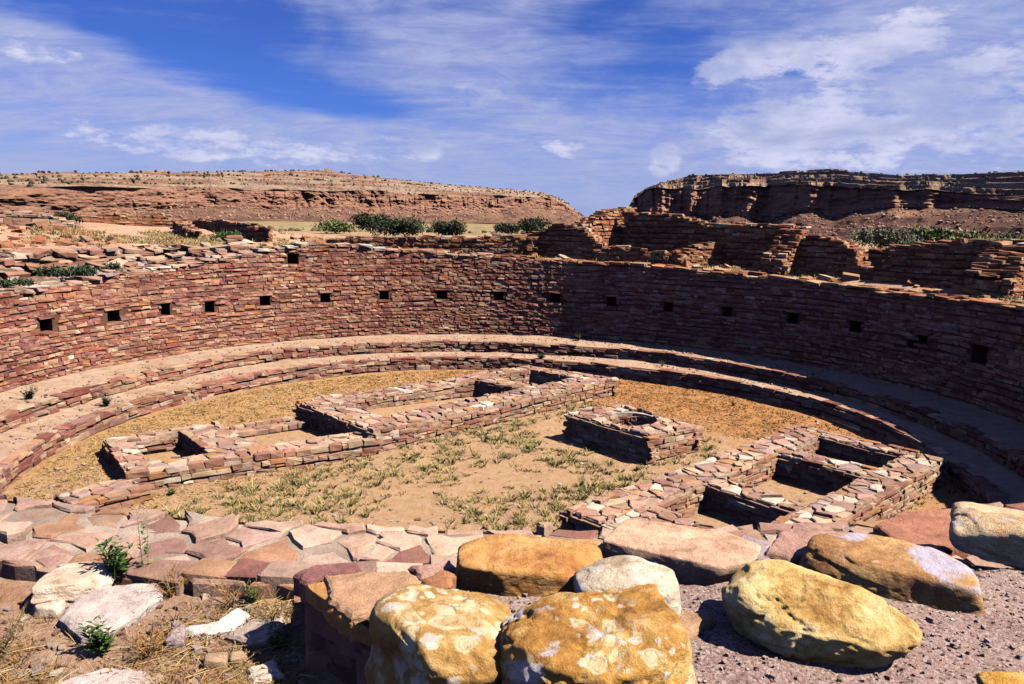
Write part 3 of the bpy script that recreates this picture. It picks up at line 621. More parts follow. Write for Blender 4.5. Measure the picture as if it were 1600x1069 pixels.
for (a, b_, z0, z1) in holes:                                   # each niche is a real box going back into the wall
    V = []
    for dr in (0.011, 0.42):
        for (s_, z) in ((a, z0), (b_, z0), (b_, z1), (a, z1)):
            az_ = s_ / M_PER - 180; r_ = float(wallr(az_)) + dr; V.append((r_ * math.sin(R_(az_)), r_ * math.cos(R_(az_)), z))
    pyobj('niche', V, [(4, 5, 6, 7), (0, 1, 5, 4), (1, 2, 6, 5), (2, 3, 7, 6), (3, 0, 4, 7)], M_MORTAR, kw)
# top and outer side of the wall
az = np.arange(-180, 180, 1.0); A = np.radians(az); rw = wallr(az); tb = rim_top(az)
W_OUT = np.where(np.abs(az) > 120, 9.90, 9.98)
rows = [np.stack(((rw + o) * np.sin(A), (rw + o) * np.cos(A), tb - 0.05 + zz), -1) for o, zz in ((0.04, 0), (0.2, 0.012), (0.4, 0.0))]
rows += [np.stack((W_OUT * np.sin(A), W_OUT * np.cos(A), tb - 0.06), -1), np.stack((W_OUT * np.sin(A), W_OUT * np.cos(A), tb - 0.5), -1)]
TOPG = np.stack(rows, 1)
grid_np('mortar_bed', TOPG, M_CREAM, kw, closed=True, flip=True)
b = Batch()
fnw = lambda s: ((lambda az_: (float(wallr(az_)) * math.sin(R_(az_)), float(wallr(az_)) * math.cos(R_(az_)), -math.sin(R_(az_)), -math.cos(R_(az_))))(s / M_PER - 180))
SA, SB = s_of(-104), s_of(112)
face(b, lambda s: fnw(s + SA), SB - SA, Z_B1 - 0.02, lambda s: float(rim_top((s + SA) / M_PER - 180)) - 0.05, (0.10, 0.31), (0.042, 0.082), 0.15, 0.010,
     holes=[(a - SA, b_ - SA, z0, z1) for a, b_, z0, z1 in holes], pal='wall', seed=3, ragged=0.03, rough=0.62)
for (a, b_, z0, z1) in holes[:-1]:                              # lintel and sill stones
    az_ = (a + b_) / 2 / M_PER - 180; t = R_(az_); r_ = float(wallr(az_)) + 0.045
    for zz, hh in ((z1 + 0.03, 0.06), (z0 - 0.028, 0.055)):
        b.add((r_ * math.sin(t), r_ * math.cos(t), zz), (-math.cos(t), math.sin(t)), (-math.sin(t), -math.cos(t)), (b_ - a) * 1.35, 0.14, hh, pick('wall', rng))
b.build(kw)
# ragged top course and lumps along the far wall's crest
r = np.random.RandomState(12); b = Batch(); a = -104.0
while a < 112:
    w_ = r.uniform(0.16, 0.48); am = a + w_ / R_WALL * 28.6; t = R_(am); top = float(rim_top(am))
    for k, ro in enumerate((0.09, 0.30, 0.48)):
        if r.rand() < (0.93, 0.75, 0.7)[k]:
            hh = r.uniform(0.04, 0.085); rc = float(wallr(am)) + ro + r.uniform(-.03, .03)
            b.add((rc * math.sin(t), rc * math.cos(t), top - 0.045 + hh / 2 + r.uniform(-.03, .03)), (-math.cos(t), math.sin(t)), (-math.sin(t), -math.cos(t)), w_, r.uniform(.18, .3), hh, pick('ruin' if am > 0 else 'cap', r), (r.uniform(-.1, .1), r.uniform(-.08, .08), r.uniform(-.25, .25)))
    a += w_ / R_WALL * 57.3
b.build(kw, 120, 'cap_stone', 'cap_stones')
# near rim: big irregular flagstones set in pale mortar
def rim_cells(az0, az1, cell, seed, ri=9.40, ro=9.99):
    L = 9.7 * R_(az1 - az0); polys = voronoi([(0, ri), (L, ri), (L, ro), (0, ro)], cell, seed, aspect=1.3, gap=0.010)
    out = []
    for C in polys:
        Q = []
        for i in range(len(C)):
            A_, B_ = C[i], C[(i + 1) % len(C)]; Q.append(A_)
        out.append(np.array([pol(az0 + math.degrees(p[0] / 9.7), p[1]) for p in Q]))
    return out
flags(kw, rim_cells(158, 206, 0.165, 51), 2.766, 0.13, 'flag', 52, 'flagstone', 'flagstones', 0.035, 0.012, 300, rough=0.03, bev=0.007)
flags(kw, rim_cells(112, 158, 0.28, 53), 2.77, 0.1, 'flag', 54, 'flagstone', 'flagstones', 0.04, 0.015, 20)
flags(kw, rim_cells(206, 256, 0.28, 55), 2.62, 0.1, 'flag', 56, 'flagstone', 'flagstones', 0.04, 0.015, 20, zfn=lambda p: float(rim_top(az_of(p[0], p[1]))) - 2.62)
b = Batch(); fo = lambda s: ((lambda a_: (10.0 * math.sin(R_(a_)), 10.0 * math.cos(R_(a_)), math.sin(R_(a_)), math.cos(R_(a_))))(176 + s / 10.0 * 57.3))
face(b, fo, 4.6, 2.50, 2.74, (0.12, 0.30), (0.06, 0.10), 0.14, -0.02, pal='flag', seed=57)
b.build(kw, 60, 'edge_stone', 'edge_stones')

# ------------------------------------------------------------ floor vaults, fire box
def vault(name, label, cat, walls, faces, ztop, z0=-0.08, seed=0, cell=0.24, pal='vault', extra_floor=None, tops=True, origin=None, hr=(0.045, 0.09), drop=0.03):
    o = origin or tuple(np.mean([p for q in walls for p in q[0]], 0)); root = empty(name, (o[0], o[1], 0), label, cat)
    caps = []
    for k, (poly, zt) in enumerate(walls):
        prism('rubble_core', poly, z0, zt - 0.035, M_CREAM if tops else M_MORTAR, root)
        caps.append((poly, zt))
    b = Batch()
    for k, (p, q, left, zb, zt) in enumerate(faces):
        fn, L = line_fn(p, q, left); face(b, fn, L, zb, zt - 0.05, (0.11, 0.33), hr, 0.12, 0.035, pal=pal, seed=seed + k, rough=0.9)
    b.build(root)
    allp = []
    for k, (poly, zt) in enumerate(caps):
        allp += [(C, zt) for C in voronoi(poly, cell * .78, seed + 70 + k, jit=0.56, aspect=1.35, gap=0.011, drop=drop)]
    rr_ = np.random.RandomState(seed); byz = {}
    for C, zt in allp: byz.setdefault(zt, []).append(C)
    lim = 290 // max(1, len(byz))
    for zt, Cs in byz.items(): flags(root, Cs, zt - .008, 0.06, 'cap', seed + 9, tilt=0.055, lift=0.011, nmax=min(lim, len(Cs)), rough=0.03, bev=0.01, th_var=0.4)
    return root
def lerp2(a, b, t): return (a[0] + (b[0] - a[0]) * t, a[1] + (b[1] - a[1]) * t)

# left vault, raised part
a_, b_, d_, f_ = (-3.90, 1.98), (-2.12, 0.10), (2.72, 4.76), (0.76, 6.08)
zt = 0.43
def q4(u0, u1, v0, v1):   # u along a->f, v across a->b
    def P_(u, v):
        p = lerp2(a_, f_, u); q = lerp2(b_, d_, u); return lerp2(p, q, v)
    return [P_(u0, v0), P_(u1, v0), P_(u1, v1), P_(u0, v1)]
wl = [(q4(0, 1, 0, 0.19), zt), (q4(0, 1, 0.73, 1), zt), (q4(0, 0.105, 0.192, 0.728), zt), (q4(0.655, 0.735, 0.192, 0.728), zt - .01), (q4(0.93, 1, 0.192, 0.728), zt)]
def ed(u0, v0, u1, v1): A_ = q4(u0, u1, v0, v1); return (A_[0], A_[2]) if (v0 != v1 and u0 != u1) else None
def pt(u, v): return lerp2(lerp2(a_, f_, u), lerp2(b_, d_, u), v)
fc = [(pt(0, 0), pt(0, 1), False, -0.04, zt), (pt(0, 1), pt(1, 1), False, -0.04, zt), (pt(1, 1), pt(1, 0), False, -0.04, zt), (pt(1, 0), pt(0, 0), False, -0.04, zt),
      (pt(0.105, 0.19), pt(0.655, 0.19), False, 0.0, zt), (pt(0.655, 0.19), pt(0.655, 0.73), False, 0.0, zt), (pt(0.735, 0.19), pt(0.93, 0.19), False, 0.0, zt), (pt(0.93, 0.19), pt(0.93, 0.73), False, 0.0, zt),
      (pt(0.655, 0.73), pt(0.105, 0.73), False, 0.0, zt)]
VL = vault('floor_vault', 'long raised masonry vault with two open pits, standing left of the square fire box', 'vault', wl, fc, zt, seed=100)
prism('pit_fill', [pt(0.10, 0.185), pt(0.66, 0.185), pt(0.66, 0.735), pt(0.10, 0.735)], -0.05, [0.2, 0.02, 0.02, 0.2] if True else 0.1, M_FLOOR, VL)

# left vault, low part (a thing of its own: lower, older masonry running on from the raised one)
A0, A1 = (-6.62, -0.15), (-5.32, -1.88); B1 = (-2.06, 0.02); 
zt = 0.29
def pl(u, v):
    p = lerp2(A0, (-3.96, 1.84), u); q = lerp2(A1, B1, u); return lerp2(p, q, v)
def ql(u0, u1, v0, v1): return [pl(u0, v0), pl(u1, v0), pl(u1, v1), pl(u0, v1)]
wl = [(ql(0, 0.56, 0, 0.17), zt), (ql(0, 1, 0.76, 1), zt), (ql(0, 0.10, 0.172, 0.758), zt), (ql(0.34, 0.56, 0.172, 0.758), zt - .008), (ql(0.562, 1, 0.0, 0.13), zt - 0.17)]
fc = [(pl(0, 0), pl(0, 1), False, -0.04, zt), (pl(0, 1), pl(1, 1), False, -0.04, zt), (pl(1, 0), pl(0, 0), False, -0.04, zt - .1), (pl(0.10, 0.17), pl(0.34, 0.17), False, 0, zt), (pl(0.34, 0.17), pl(0.34, 0.76), False, 0, zt), (pl(0.56, 0.76), pl(0.56, 0.17), False, 0, zt), (pl(1, 0.76), pl(0.56, 0.76), False, 0, zt), (pl(0.57, 0.13), pl(1, 0.13), False, 0, 0.12)]
vault('floor_vault', 'low broken masonry vault with one small pit, between the left bench and the raised vault', 'vault', wl, fc, zt, seed=130, cell=0.26)
ext = [(-5.34, -1.92), (-5.02, -2.2), (-5.6, -2.95), (-6.0, -2.6)]
vault('wall_stub', 'short tumbled wall stub at the near corner of the low left vault', 'wall', [(ext, 0.24)], [(ext[0], ext[3], True, -0.04, 0.24), (ext[1], ext[2], False, -0.04, 0.24), (ext[2], ext[3], False, -0.04, .24)], 0.24, seed=150)

# right vault
ra = (0.93, -3.33); U_ = np.array((0.740, 0.673)); V_ = np.array((0.673, -0.740)); zt = 0.43
def pr(u, v): return tuple(np.array(ra) + U_ * u + V_ * v)
def qr(u0, u1, v0, v1): return [pr(u0, v0), pr(u1, v0), pr(u1, v1), pr(u0, v1)]
rd, re_, rg = pr(6.25, 0), pr(6.25, 2.48), pr(0, 2.48)
PITS = [(0.95, 2.25), (2.62, 4.38), (4.84, 5.88)]; v0_, v1_ = 0.58, 1.98
wl = [(qr(0, 6.25, 0, v0_ - .002), zt), (qr(0, 0.95, v0_, v1_), zt), (qr(2.25, 2.62, v0_, v1_), zt - .012), (qr(4.38, 4.84, v0_, v1_), zt - .008), (qr(5.88, 6.25, v0_, v1_), zt), (qr(0, 6.25, v1_ + .002, 2.48), zt)]
fc = [(pr(0, 0), pr(0, 2.48), False, -0.05, zt), (pr(0, 2.48), pr(6.25, 2.48), False, -0.05, zt), (pr(6.25, 2.48), pr(6.25, 0), False, -0.05, zt), (pr(6.25, 0), pr(0, 0), False, -0.05, zt)]
for (u0, u1) in PITS:
    fc += [(pr(u0, v0_), pr(u1, v0_), False, -0.1, zt), (pr(u1, v0_), pr(u1, v1_), False, -0.1, zt), (pr(u1, v1_), pr(u0, v1_), False, -0.1, zt), (pr(u0, v1_), pr(u0, v0_), False, -0.1, zt)]
vault('floor_vault', 'masonry vault with three deep dark pits on the right of the kiva floor', 'vault', wl, fc, zt, z0=-0.12, seed=170, cell=0.24)

# square fire box with a round pit
Q = [(1.34, 1.10), (2.56, -0.28), (3.57, 0.44), (2.40, 1.86)]; zt = 0.52; cx, cy = 2.47, 0.86
fb = empty('fire_box', (cx, cy, 0), 'square masonry fire box with a round pit in its top, alone on the open floor', 'fire box')
ring = [(cx + 0.50 * math.cos(t) * .98, cy + 0.50 * math.sin(t) * .96) for t in np.linspace(0, 2 * math.pi, 29)[:-1]]
def on_quad(dx, dy):
    best = None
    for i in range(4):
        p, q = np.array(Q[i]), np.array(Q[(i + 1) % 4]); e = q - p; M2 = np.array([[dx, -e[0]], [dy, -e[1]]])
        if abs(np.linalg.det(M2)) < 1e-9: continue
        t, s_ = np.linalg.solve(M2, p - np.array((cx, cy)))
        if t > 0 and -1e-6 <= s_ <= 1 + 1e-6 and (best is None or t < best): best = t
    return (cx + dx * best, cy + dy * best)
V, F = [], []; n = 28
outer = [on_quad(p[0] - cx, p[1] - cy) for p in ring]
for i in range(4):    # snap the nearest spoke to each corner
    k = min(range(n), key=lambda j: (outer[j][0] - Q[i][0]) ** 2 + (outer[j][1] - Q[i][1]) ** 2); outer[k] = Q[i]
for i in range(n): V += [(*outer[i], -0.1), (*outer[i], zt - .035), (*ring[i], zt - .035), (*ring[i], -0.05)]
for i in range(n):
    j = (i + 1) % n; F += [(4 * i, 4 * i + 1, 4 * j + 1, 4 * j), (4 * i + 1, 4 * i + 2, 4 * j + 2, 4 * j + 1), (4 * i + 2, 4 * i + 3, 4 * j + 3, 4 * j + 2)]
F.append(tuple(4 * i + 3 for i in range(n)))
pyobj('rubble_core', V, F, M_CREAM, fb)
b = Batch()
for i in range(4):
    fn, L = line_fn(Q[i], Q[(i + 1) % 4], False) if True else None; face(b, fn, L, -0.05, zt - .05, (0.11, 0.30), (0.045, 0.085), 0.12, 0.035, pal='vault', seed=200 + i, rough=0.8)
face(b, lambda s: (cx + .5 * math.cos(s / .5), cy + .49 * math.sin(s / .5), -math.cos(s / .5), -math.sin(s / .5)), 2 * math.pi * .5 - .06, -0.05, zt - .05, (0.08, 0.2), (0.04, 0.08), 0.08, 0.03, pal='vault', seed=210)
b.build(fb)
# wind order check for the faces: the polygon Q runs clockwise seen from above or not; flags fill the top outside the ring
flags(fb, voronoi(Q, 0.2, 220, aspect=1.2, gap=0.008, holes_fn=lambda c: (c[0] - cx) ** 2 + (c[1] - cy) ** 2 < 0.56 ** 2), zt, 0.055, 'cap', 221, tilt=0.07, lift=0.018, rough=0.03)

# ------------------------------------------------------------ ruined walls beyond the kiva
RUIN_GROUP = 'ruined room walls beyond the kiva'
def ruin_wall(p, q, th, top, label, seed, left_vis=True, pal='ruin', zb=None, group=RUIN_GROUP, nmax=120, wr=(0.12, 0.34), hr=(0.05, 0.095), sides=(1, 1), ragged=0.05, name='ruined_wall'):
    """a standing wall remnant from p to q; top = [(t, z), ...] its broken crest"""
    p, q = np.array(p, float), np.array(q, float); L = np.hypot(*(q - p)); d = (q - p) / L; n = np.array((-d[1], d[0]))
    mid = (p + q) / 2; g = float(gz(mid[0], mid[1])); root = empty(name, (mid[0], mid[1], g), label, 'wall', group)
    ts = np.array([t for t, _ in top]) * L; zs_ = np.array([z for _, z in top]); r = np.random.RandomState(seed)
    S = np.arange(0, L + .01, 0.14); step = np.interp(S, ts, zs_); step = np.round(step / 0.07) * 0.07 + r.uniform(-.015, .015, len(S))
    tf = lambda s: float(np.interp(s, S, step))
    G = []
    for s_, z in zip(S, step):
        c = p + d * s_; gg = float(gz(c[0], c[1])) - 0.4
        G.append([(*(c + n * th / 2 * .9), gg), (*(c + n * th / 2 * .9), z - .05), (*(c - n * th / 2 * .9), z - .05), (*(c - n * th / 2 * .9), gg)])
    G = np.array(G); grid_np('mud_core', G, M_MORTAR, root, smooth=False, flip=True)
    for k, kk in ((0, 0), (-1, 1)):
        pyobj('mud_core', G[k], [(0, 1, 2, 3) if kk else (3, 2, 1, 0)], M_MORTAR, root)
    b = Batch(); g0 = lambda s: float(gz(*(p + d * s))) - 0.08
    for side, on in ((1, sides[0]), (-1, sides[1])):
        if not on: continue
        fn = lambda s, side=side: (*(p + d * s + n * side * th / 2), n[0] * side, n[1] * side)
        face(b, fn, L, g0, lambda s: tf(s) - .04, wr, hr, 0.15, 0.015, pal=pal, seed=seed + side, ragged=ragged * .6, rough=0.8)
    for e, sg in ((p, -1), (q, 1)):
        se = 0 if sg < 0 else L
        fn = lambda s, e=e, sg=sg: (*(e + n * (s - th / 2)), d[0] * sg, d[1] * sg)
        face(b, fn, th, g0(se), tf(se) - .04, (0.12, 0.3), hr, 0.15, 0.02, pal=pal, seed=seed + 5 + sg, rough=1.2)
    for k in range(len(S) - 1):                        # broken steps where the crest drops away
        dz = step[k + 1] - step[k]; nn_ = int(abs(dz) / .06)
        for j in range(nn_):
            for off in (-.33, 0, .33):
                c = p + d * (S[k] + r.uniform(0, .14)) + n * (off * th + r.uniform(-.03, .03)); b.add((c[0], c[1], min(step[k], step[k + 1]) + (j + .3) * abs(dz) / nn_), (n[0], n[1]), (d[0] * (-1 if dz > 0 else 1), d[1] * (-1 if dz > 0 else 1)), th * r.uniform(.3, .45), .22, r.uniform(.06, .1), pick(pal, r), (r.uniform(-.1, .1), r.uniform(-.1, .1), r.uniform(-.3, .3)))
    s_ = 0
    while s_ < L:                                      # loose stones lying along the crest
        w_ = r.uniform(.15, .42)
        for off in (-.32, 0.0, .32):
            if r.rand() < .8:
                c = p + d * (s_ + w_ / 2) + n * (off * th + r.uniform(-.04, .04)); hh = r.uniform(.04, .08)
                b.add((c[0], c[1], tf(s_ + w_ / 2) - .04 + hh / 2 + r.uniform(-.02, .03)), (d[0], d[1]), (n[0], n[1]), w_, th * r.uniform(.32, .42), hh, pick('cap' if r.rand() < .25 else pal, r), (r.uniform(-.08, .08), r.uniform(-.08, .08), r.uniform(-.25, .25)))
        s_ += w_
    b.build(root, nmax)
    return root
ruin_wall((-5.2, 10.9), (0.95, 10.45), 0.5, [(0, 3.25), (.15, 3.36), (.35, 3.34), (.5, 3.45), (.75, 3.46), (.9, 3.52), (1, 3.5)], 'low sunlit orange wall remnant just behind the far rim, left of the dark walls', 300)
ruin_wall((0.86, 11.3), (3.05, 10.05), 0.45, [(0, 3.42), (.18, 3.62), (.4, 3.88), (.62, 3.84), (.78, 3.7), (.9, 3.45), (1, 3.2)], 'small dark shaded wall with a hump, leftmost of the shaded walls beyond the rim', 310)
ruin_wall((1.9, 10.85), (4.15, 12.95), 0.6, [(0, 3.6), (.2, 3.8), (.4, 4.0), (.55, 4.16), (.7, 4.3), (1, 4.42)], 'sunlit wall climbing in broken steps to the left end of the tallest dark wall', 320, ragged=.09)
ruin_wall((4.18, 12.1), (8.02, 8.15), 0.5, [(0, 4.30), (.12, 4.28), (.3, 4.22), (.42, 4.10), (.5, 4.02), (.62, 4.02), (.8, 3.98), (1, 3.97)], 'tallest and longest dark shaded wall, its level crest against the right mesa', 330)
ruin_wall((2.9, 10.05), (4.9, 9.35), 0.55, [(0, 3.15), (.3, 3.3), (.6, 3.22), (1, 3.1)], 'knee high sunlit rubble wall in front of the tallest dark wall', 340, ragged=.12)
ruin_wall((4.95, 9.05), (6.25, 9.62), 0.45, [(0, 3.08), (.3, 3.25), (.6, 3.38), (1, 3.42)], 'short sunlit wall block with a clean right edge, beside a dark doorway', 350)
ruin_wall((7.15, 7.25), (8.1, 8.1), 0.6, [(0, 3.0), (.2, 3.25), (.45, 3.5), (.7, 3.85), (1, 4.02)], 'stepped sunlit wall end between the tallest dark wall and the next dark wall', 360, ragged=.08)
ruin_wall((7.95, 7.85), (10.95, 3.95), 0.5, [(0, 3.72), (.2, 3.74), (.28, 3.62), (.345, 3.40), (.37, 3.12), (.40, 3.02), (.50, 3.02), (.53, 3.18), (.56, 3.46), (.62, 3.62), (.72, 3.72), (1, 3.78)], 'long dark wall with a deep notch broken into its crest, right of the tallest wall', 370)
ruin_wall((9.7, 8.1), (11.6, 7.2), 0.5, [(0, 3.3), (.5, 3.48), (1, 3.4)], 'sunlit wall piece seen through the notch in the dark wall', 380, nmax=40)
ruin_wall((10.15, 3.0), (11.25, 3.75), 0.85, [(0, 3.0), (.15, 3.15), (.3, 3.35), (.5, 3.55), (.75, 3.75), (1, 3.82)], 'thick broken wall end stepping down at the far right, near the photo edge', 390, ragged=.1)
ruin_wall((11.4, 3.45), (12.9, 1.3), 0.5, [(0, 3.7), (.5, 3.6), (1, 3.4)], 'dark wall running out of the picture past the thick broken wall end', 395, nmax=20)
LG = 'broken walls on the rise behind the left rim'
ruin_wall((-11.25, 16.35), (-7.62, 12.3), 0.4, [(0, 3.72), (.5, 3.68), (.8, 3.66), (1, 3.55)], 'low dark straight wall on the grassy rise, longest of the two there', 400, group=LG, nmax=60)
ruin_wall((-10.75, 13.3), (-9.6, 11.65), 0.35, [(0, 3.66), (.6, 3.55), (1, 3.42)], 'short dark wall left of the longer dark wall on the grassy rise', 410, group=LG, nmax=40)
ruin_wall((-15.6, 9.2), (-13.4, 11.8), 0.6, [(0, 3.75), (.3, 3.95), (.6, 3.9), (.85, 3.75), (1, 3.5)], 'ragged orange wall heap at the far left below the mesa', 420, group=LG, nmax=80, wr=(.2, .5), hr=(.08, .15), ragged=.12, pal='slabs')
ruin_wall((-14.9, 14.2), (-11.8, 16.6), 0.5, [(0, 3.75), (.4, 3.85), (1, 3.7)], 'far low rubble wall between the orange heap and the dark walls', 430, group=LG, nmax=40, wr=(.2, .5), ragged=.12, pal='ruin')

# terrace wall of tumbled slabs behind the left rim
tw = empty('terrace_wall', (*pol(-70, 10.9), 2.5), 'tumbled terrace wall of broad pale slabs behind the left rim', 'wall')
b = Batch(); TA0, TA1 = -112, -40
tz = lambda az_: float(np.interp(az_, [-112, -100, -60, -50, -44, -40], [2.75, 3.06, 3.08, 3.1, 3.08, 3.02]))
ftw = lambda s: (lambda az_, r_: (r_ * math.sin(R_(az_)), r_ * math.cos(R_(az_)), -math.sin(R_(az_)), -math.cos(R_(az_))))(TA0 + s / 10.8 * 57.3, 10.84)
azt = np.arange(TA0, TA1 + .1, 1.5); A = np.radians(azt)
TG = np.stack([np.stack((rr_ * np.sin(A), rr_ * np.cos(A), zz), -1) for rr_, zz in ((10.88, np.full_like(A, 2.3)), (10.9, np.array([tz(a) - .06 for a in azt])), (11.25, np.array([tz(a) - .05 for a in azt])))], 1)
grid_np('mud_core', TG, M_MORTAR, tw, smooth=False, flip=True)
face(b, ftw, 10.8 * R_(TA1 - TA0), 2.35, lambda s: tz(TA0 + s / 10.8 * 57.3) - .03, (0.22, 0.62), (0.06, 0.12), 0.24, 0.06, pal='slabs', seed=440, ragged=.06, rough=2.6)
r = np.random.RandomState(441)
for k in range(330):                                  # slabs slid off onto the shelf and lying on the crest
    az_ = r.uniform(-104, -40); crest = r.rand() < .5
    rr_ = r.uniform(10.85, 11.5) if crest else r.uniform(10.15, 10.85); x, y = pol(az_, rr_); hh = r.uniform(.05, .12)
    z = (tz(az_) + r.uniform(-.03, .05)) if crest else float(gz(x, y)) + hh / 2 + (rr_ - 10.15) * r.uniform(0, .55)
    t = R_(az_); b.add((x, y, z), (-math.cos(t), math.sin(t)), (-math.sin(t), -math.cos(t)), r.uniform(.18, .55), r.uniform(.15, .4), hh, pick('slabs', r), (r.uniform(-.35, .15), r.uniform(-.15, .15), r.uniform(-.6, .6)))
b.build(tw, 300, 'slab', 'slab_heap')

# loose rubble strewn over the mounds (nobody could count it)
def scatter(name, label, pts, sizes, pal, seed, flat=0.45, sink=0.3):
    r = np.random.RandomState(seed); Vs, Ls, Ts, Cs, base = [], [], [], [], 0
    for (x, y, z), s_ in zip(pts, sizes):
        V, L, T, _ = TEMPL[r.randint(len(TEMPL))]
        M3 = np.array(Matrix.Rotation(r.uniform(0, 6.28), 3, 'Z') @ Matrix.Rotation(r.uniform(-.35, .35), 3, 'X') @ Matrix.Rotation(r.uniform(-.35, .35), 3, 'Y')) * np.array([s_, s_ * r.uniform(.5, .95), s_ * r.uniform(flat * .6, flat * 1.3)])
        Vs.append(V @ M3.T + (x, y, z + s_ * flat * (.5 - sink))); Ls.append(L + base); Ts.append(T); base += len(V); Cs.append(np.repeat(pick(pal, r)[None], len(V), 0))
    return tag(mesh_np(name, np.concatenate(Vs), np.concatenate(Ls), np.concatenate(Ts), M_SA, np.concatenate(Cs)), label, kind='stuff')
r = np.random.RandomState(450); pts, szs = [], []
N_ = 7000; AZ_ = r.uniform(-100, 95, N_); RR_ = 10.1 + np.abs(r.normal(0, 6.5, N_)) + np.where((AZ_ > -100) & (AZ_ < -40), 2.5, 0)
XS, YS = RR_ * np.sin(np.radians(AZ_)), RR_ * np.cos(np.radians(AZ_)); ZS = gz(XS, YS); NS = fbm(XS * .35, YS * .35, 0, 3, 77)
for az_, rr_, x, y, z, n_ in zip(AZ_, RR_, XS, YS, ZS, NS):
    if -50 < az_ < -28 and 11.2 < rr_ < 21: continue
    if -62 < az_ < -50 and r.rand() < .5: continue
    if n_ < -.05 and r.rand() < .8: continue
    pts.append((x, y, z)); szs.append(r.choice([.1, .16, .24, .34], p=[.4, .3, .2, .1]) * r.uniform(.7, 1.3))
scatter('rubble', 'fallen building stone strewn over the mounds beyond the rim', pts, szs, 'ruin', 451)

# ------------------------------------------------------------ mesas
ML = [(-0.6513,390,1.9,8.0,15.4),(-0.5698,420,0.4,10.1,19.2),(-0.4911,460,0.4,13.8,23.7),(-0.3773,520,2.2,17.1,29.6),(-0.2286,600,1.4,19.5,38.8),(-0.1494,630,2.3,20.0,35.1),(-0.0679,680,8.8,21.0,31.9),(0.0146,740,10.4,22.6,30.4),(0.0561,780,13.3,22.4,29.1),(0.0811,800,8.8,16.7,21.8),(0.1047,830,4.0,5.4,6.2),(0.115,840,-3,-2.5,-2)]
MR = [(0.1600,430,-3,-2.5,-2),(0.1650,420,6.9,9.0,10.1),(0.1724,415,7.3,14.7,17.3),(0.1864,410,7.3,18.6,21.7),(0.2023,400,7.4,19.6,24.3),(0.2418,390,6.7,20.1,29.3),(0.3338,360,5.8,18.6,28.5),(0.4064,330,6.8,17.6,28.2),(0.4752,300,8.4,15.6,24.4),(0.5396,280,8.9,14.1,23.6),(0.5998,260,7.9,12.5,23.5),(0.6813,240,7.9,11.9,22.6),(0.80,235,7.9,11.9,22.6)]
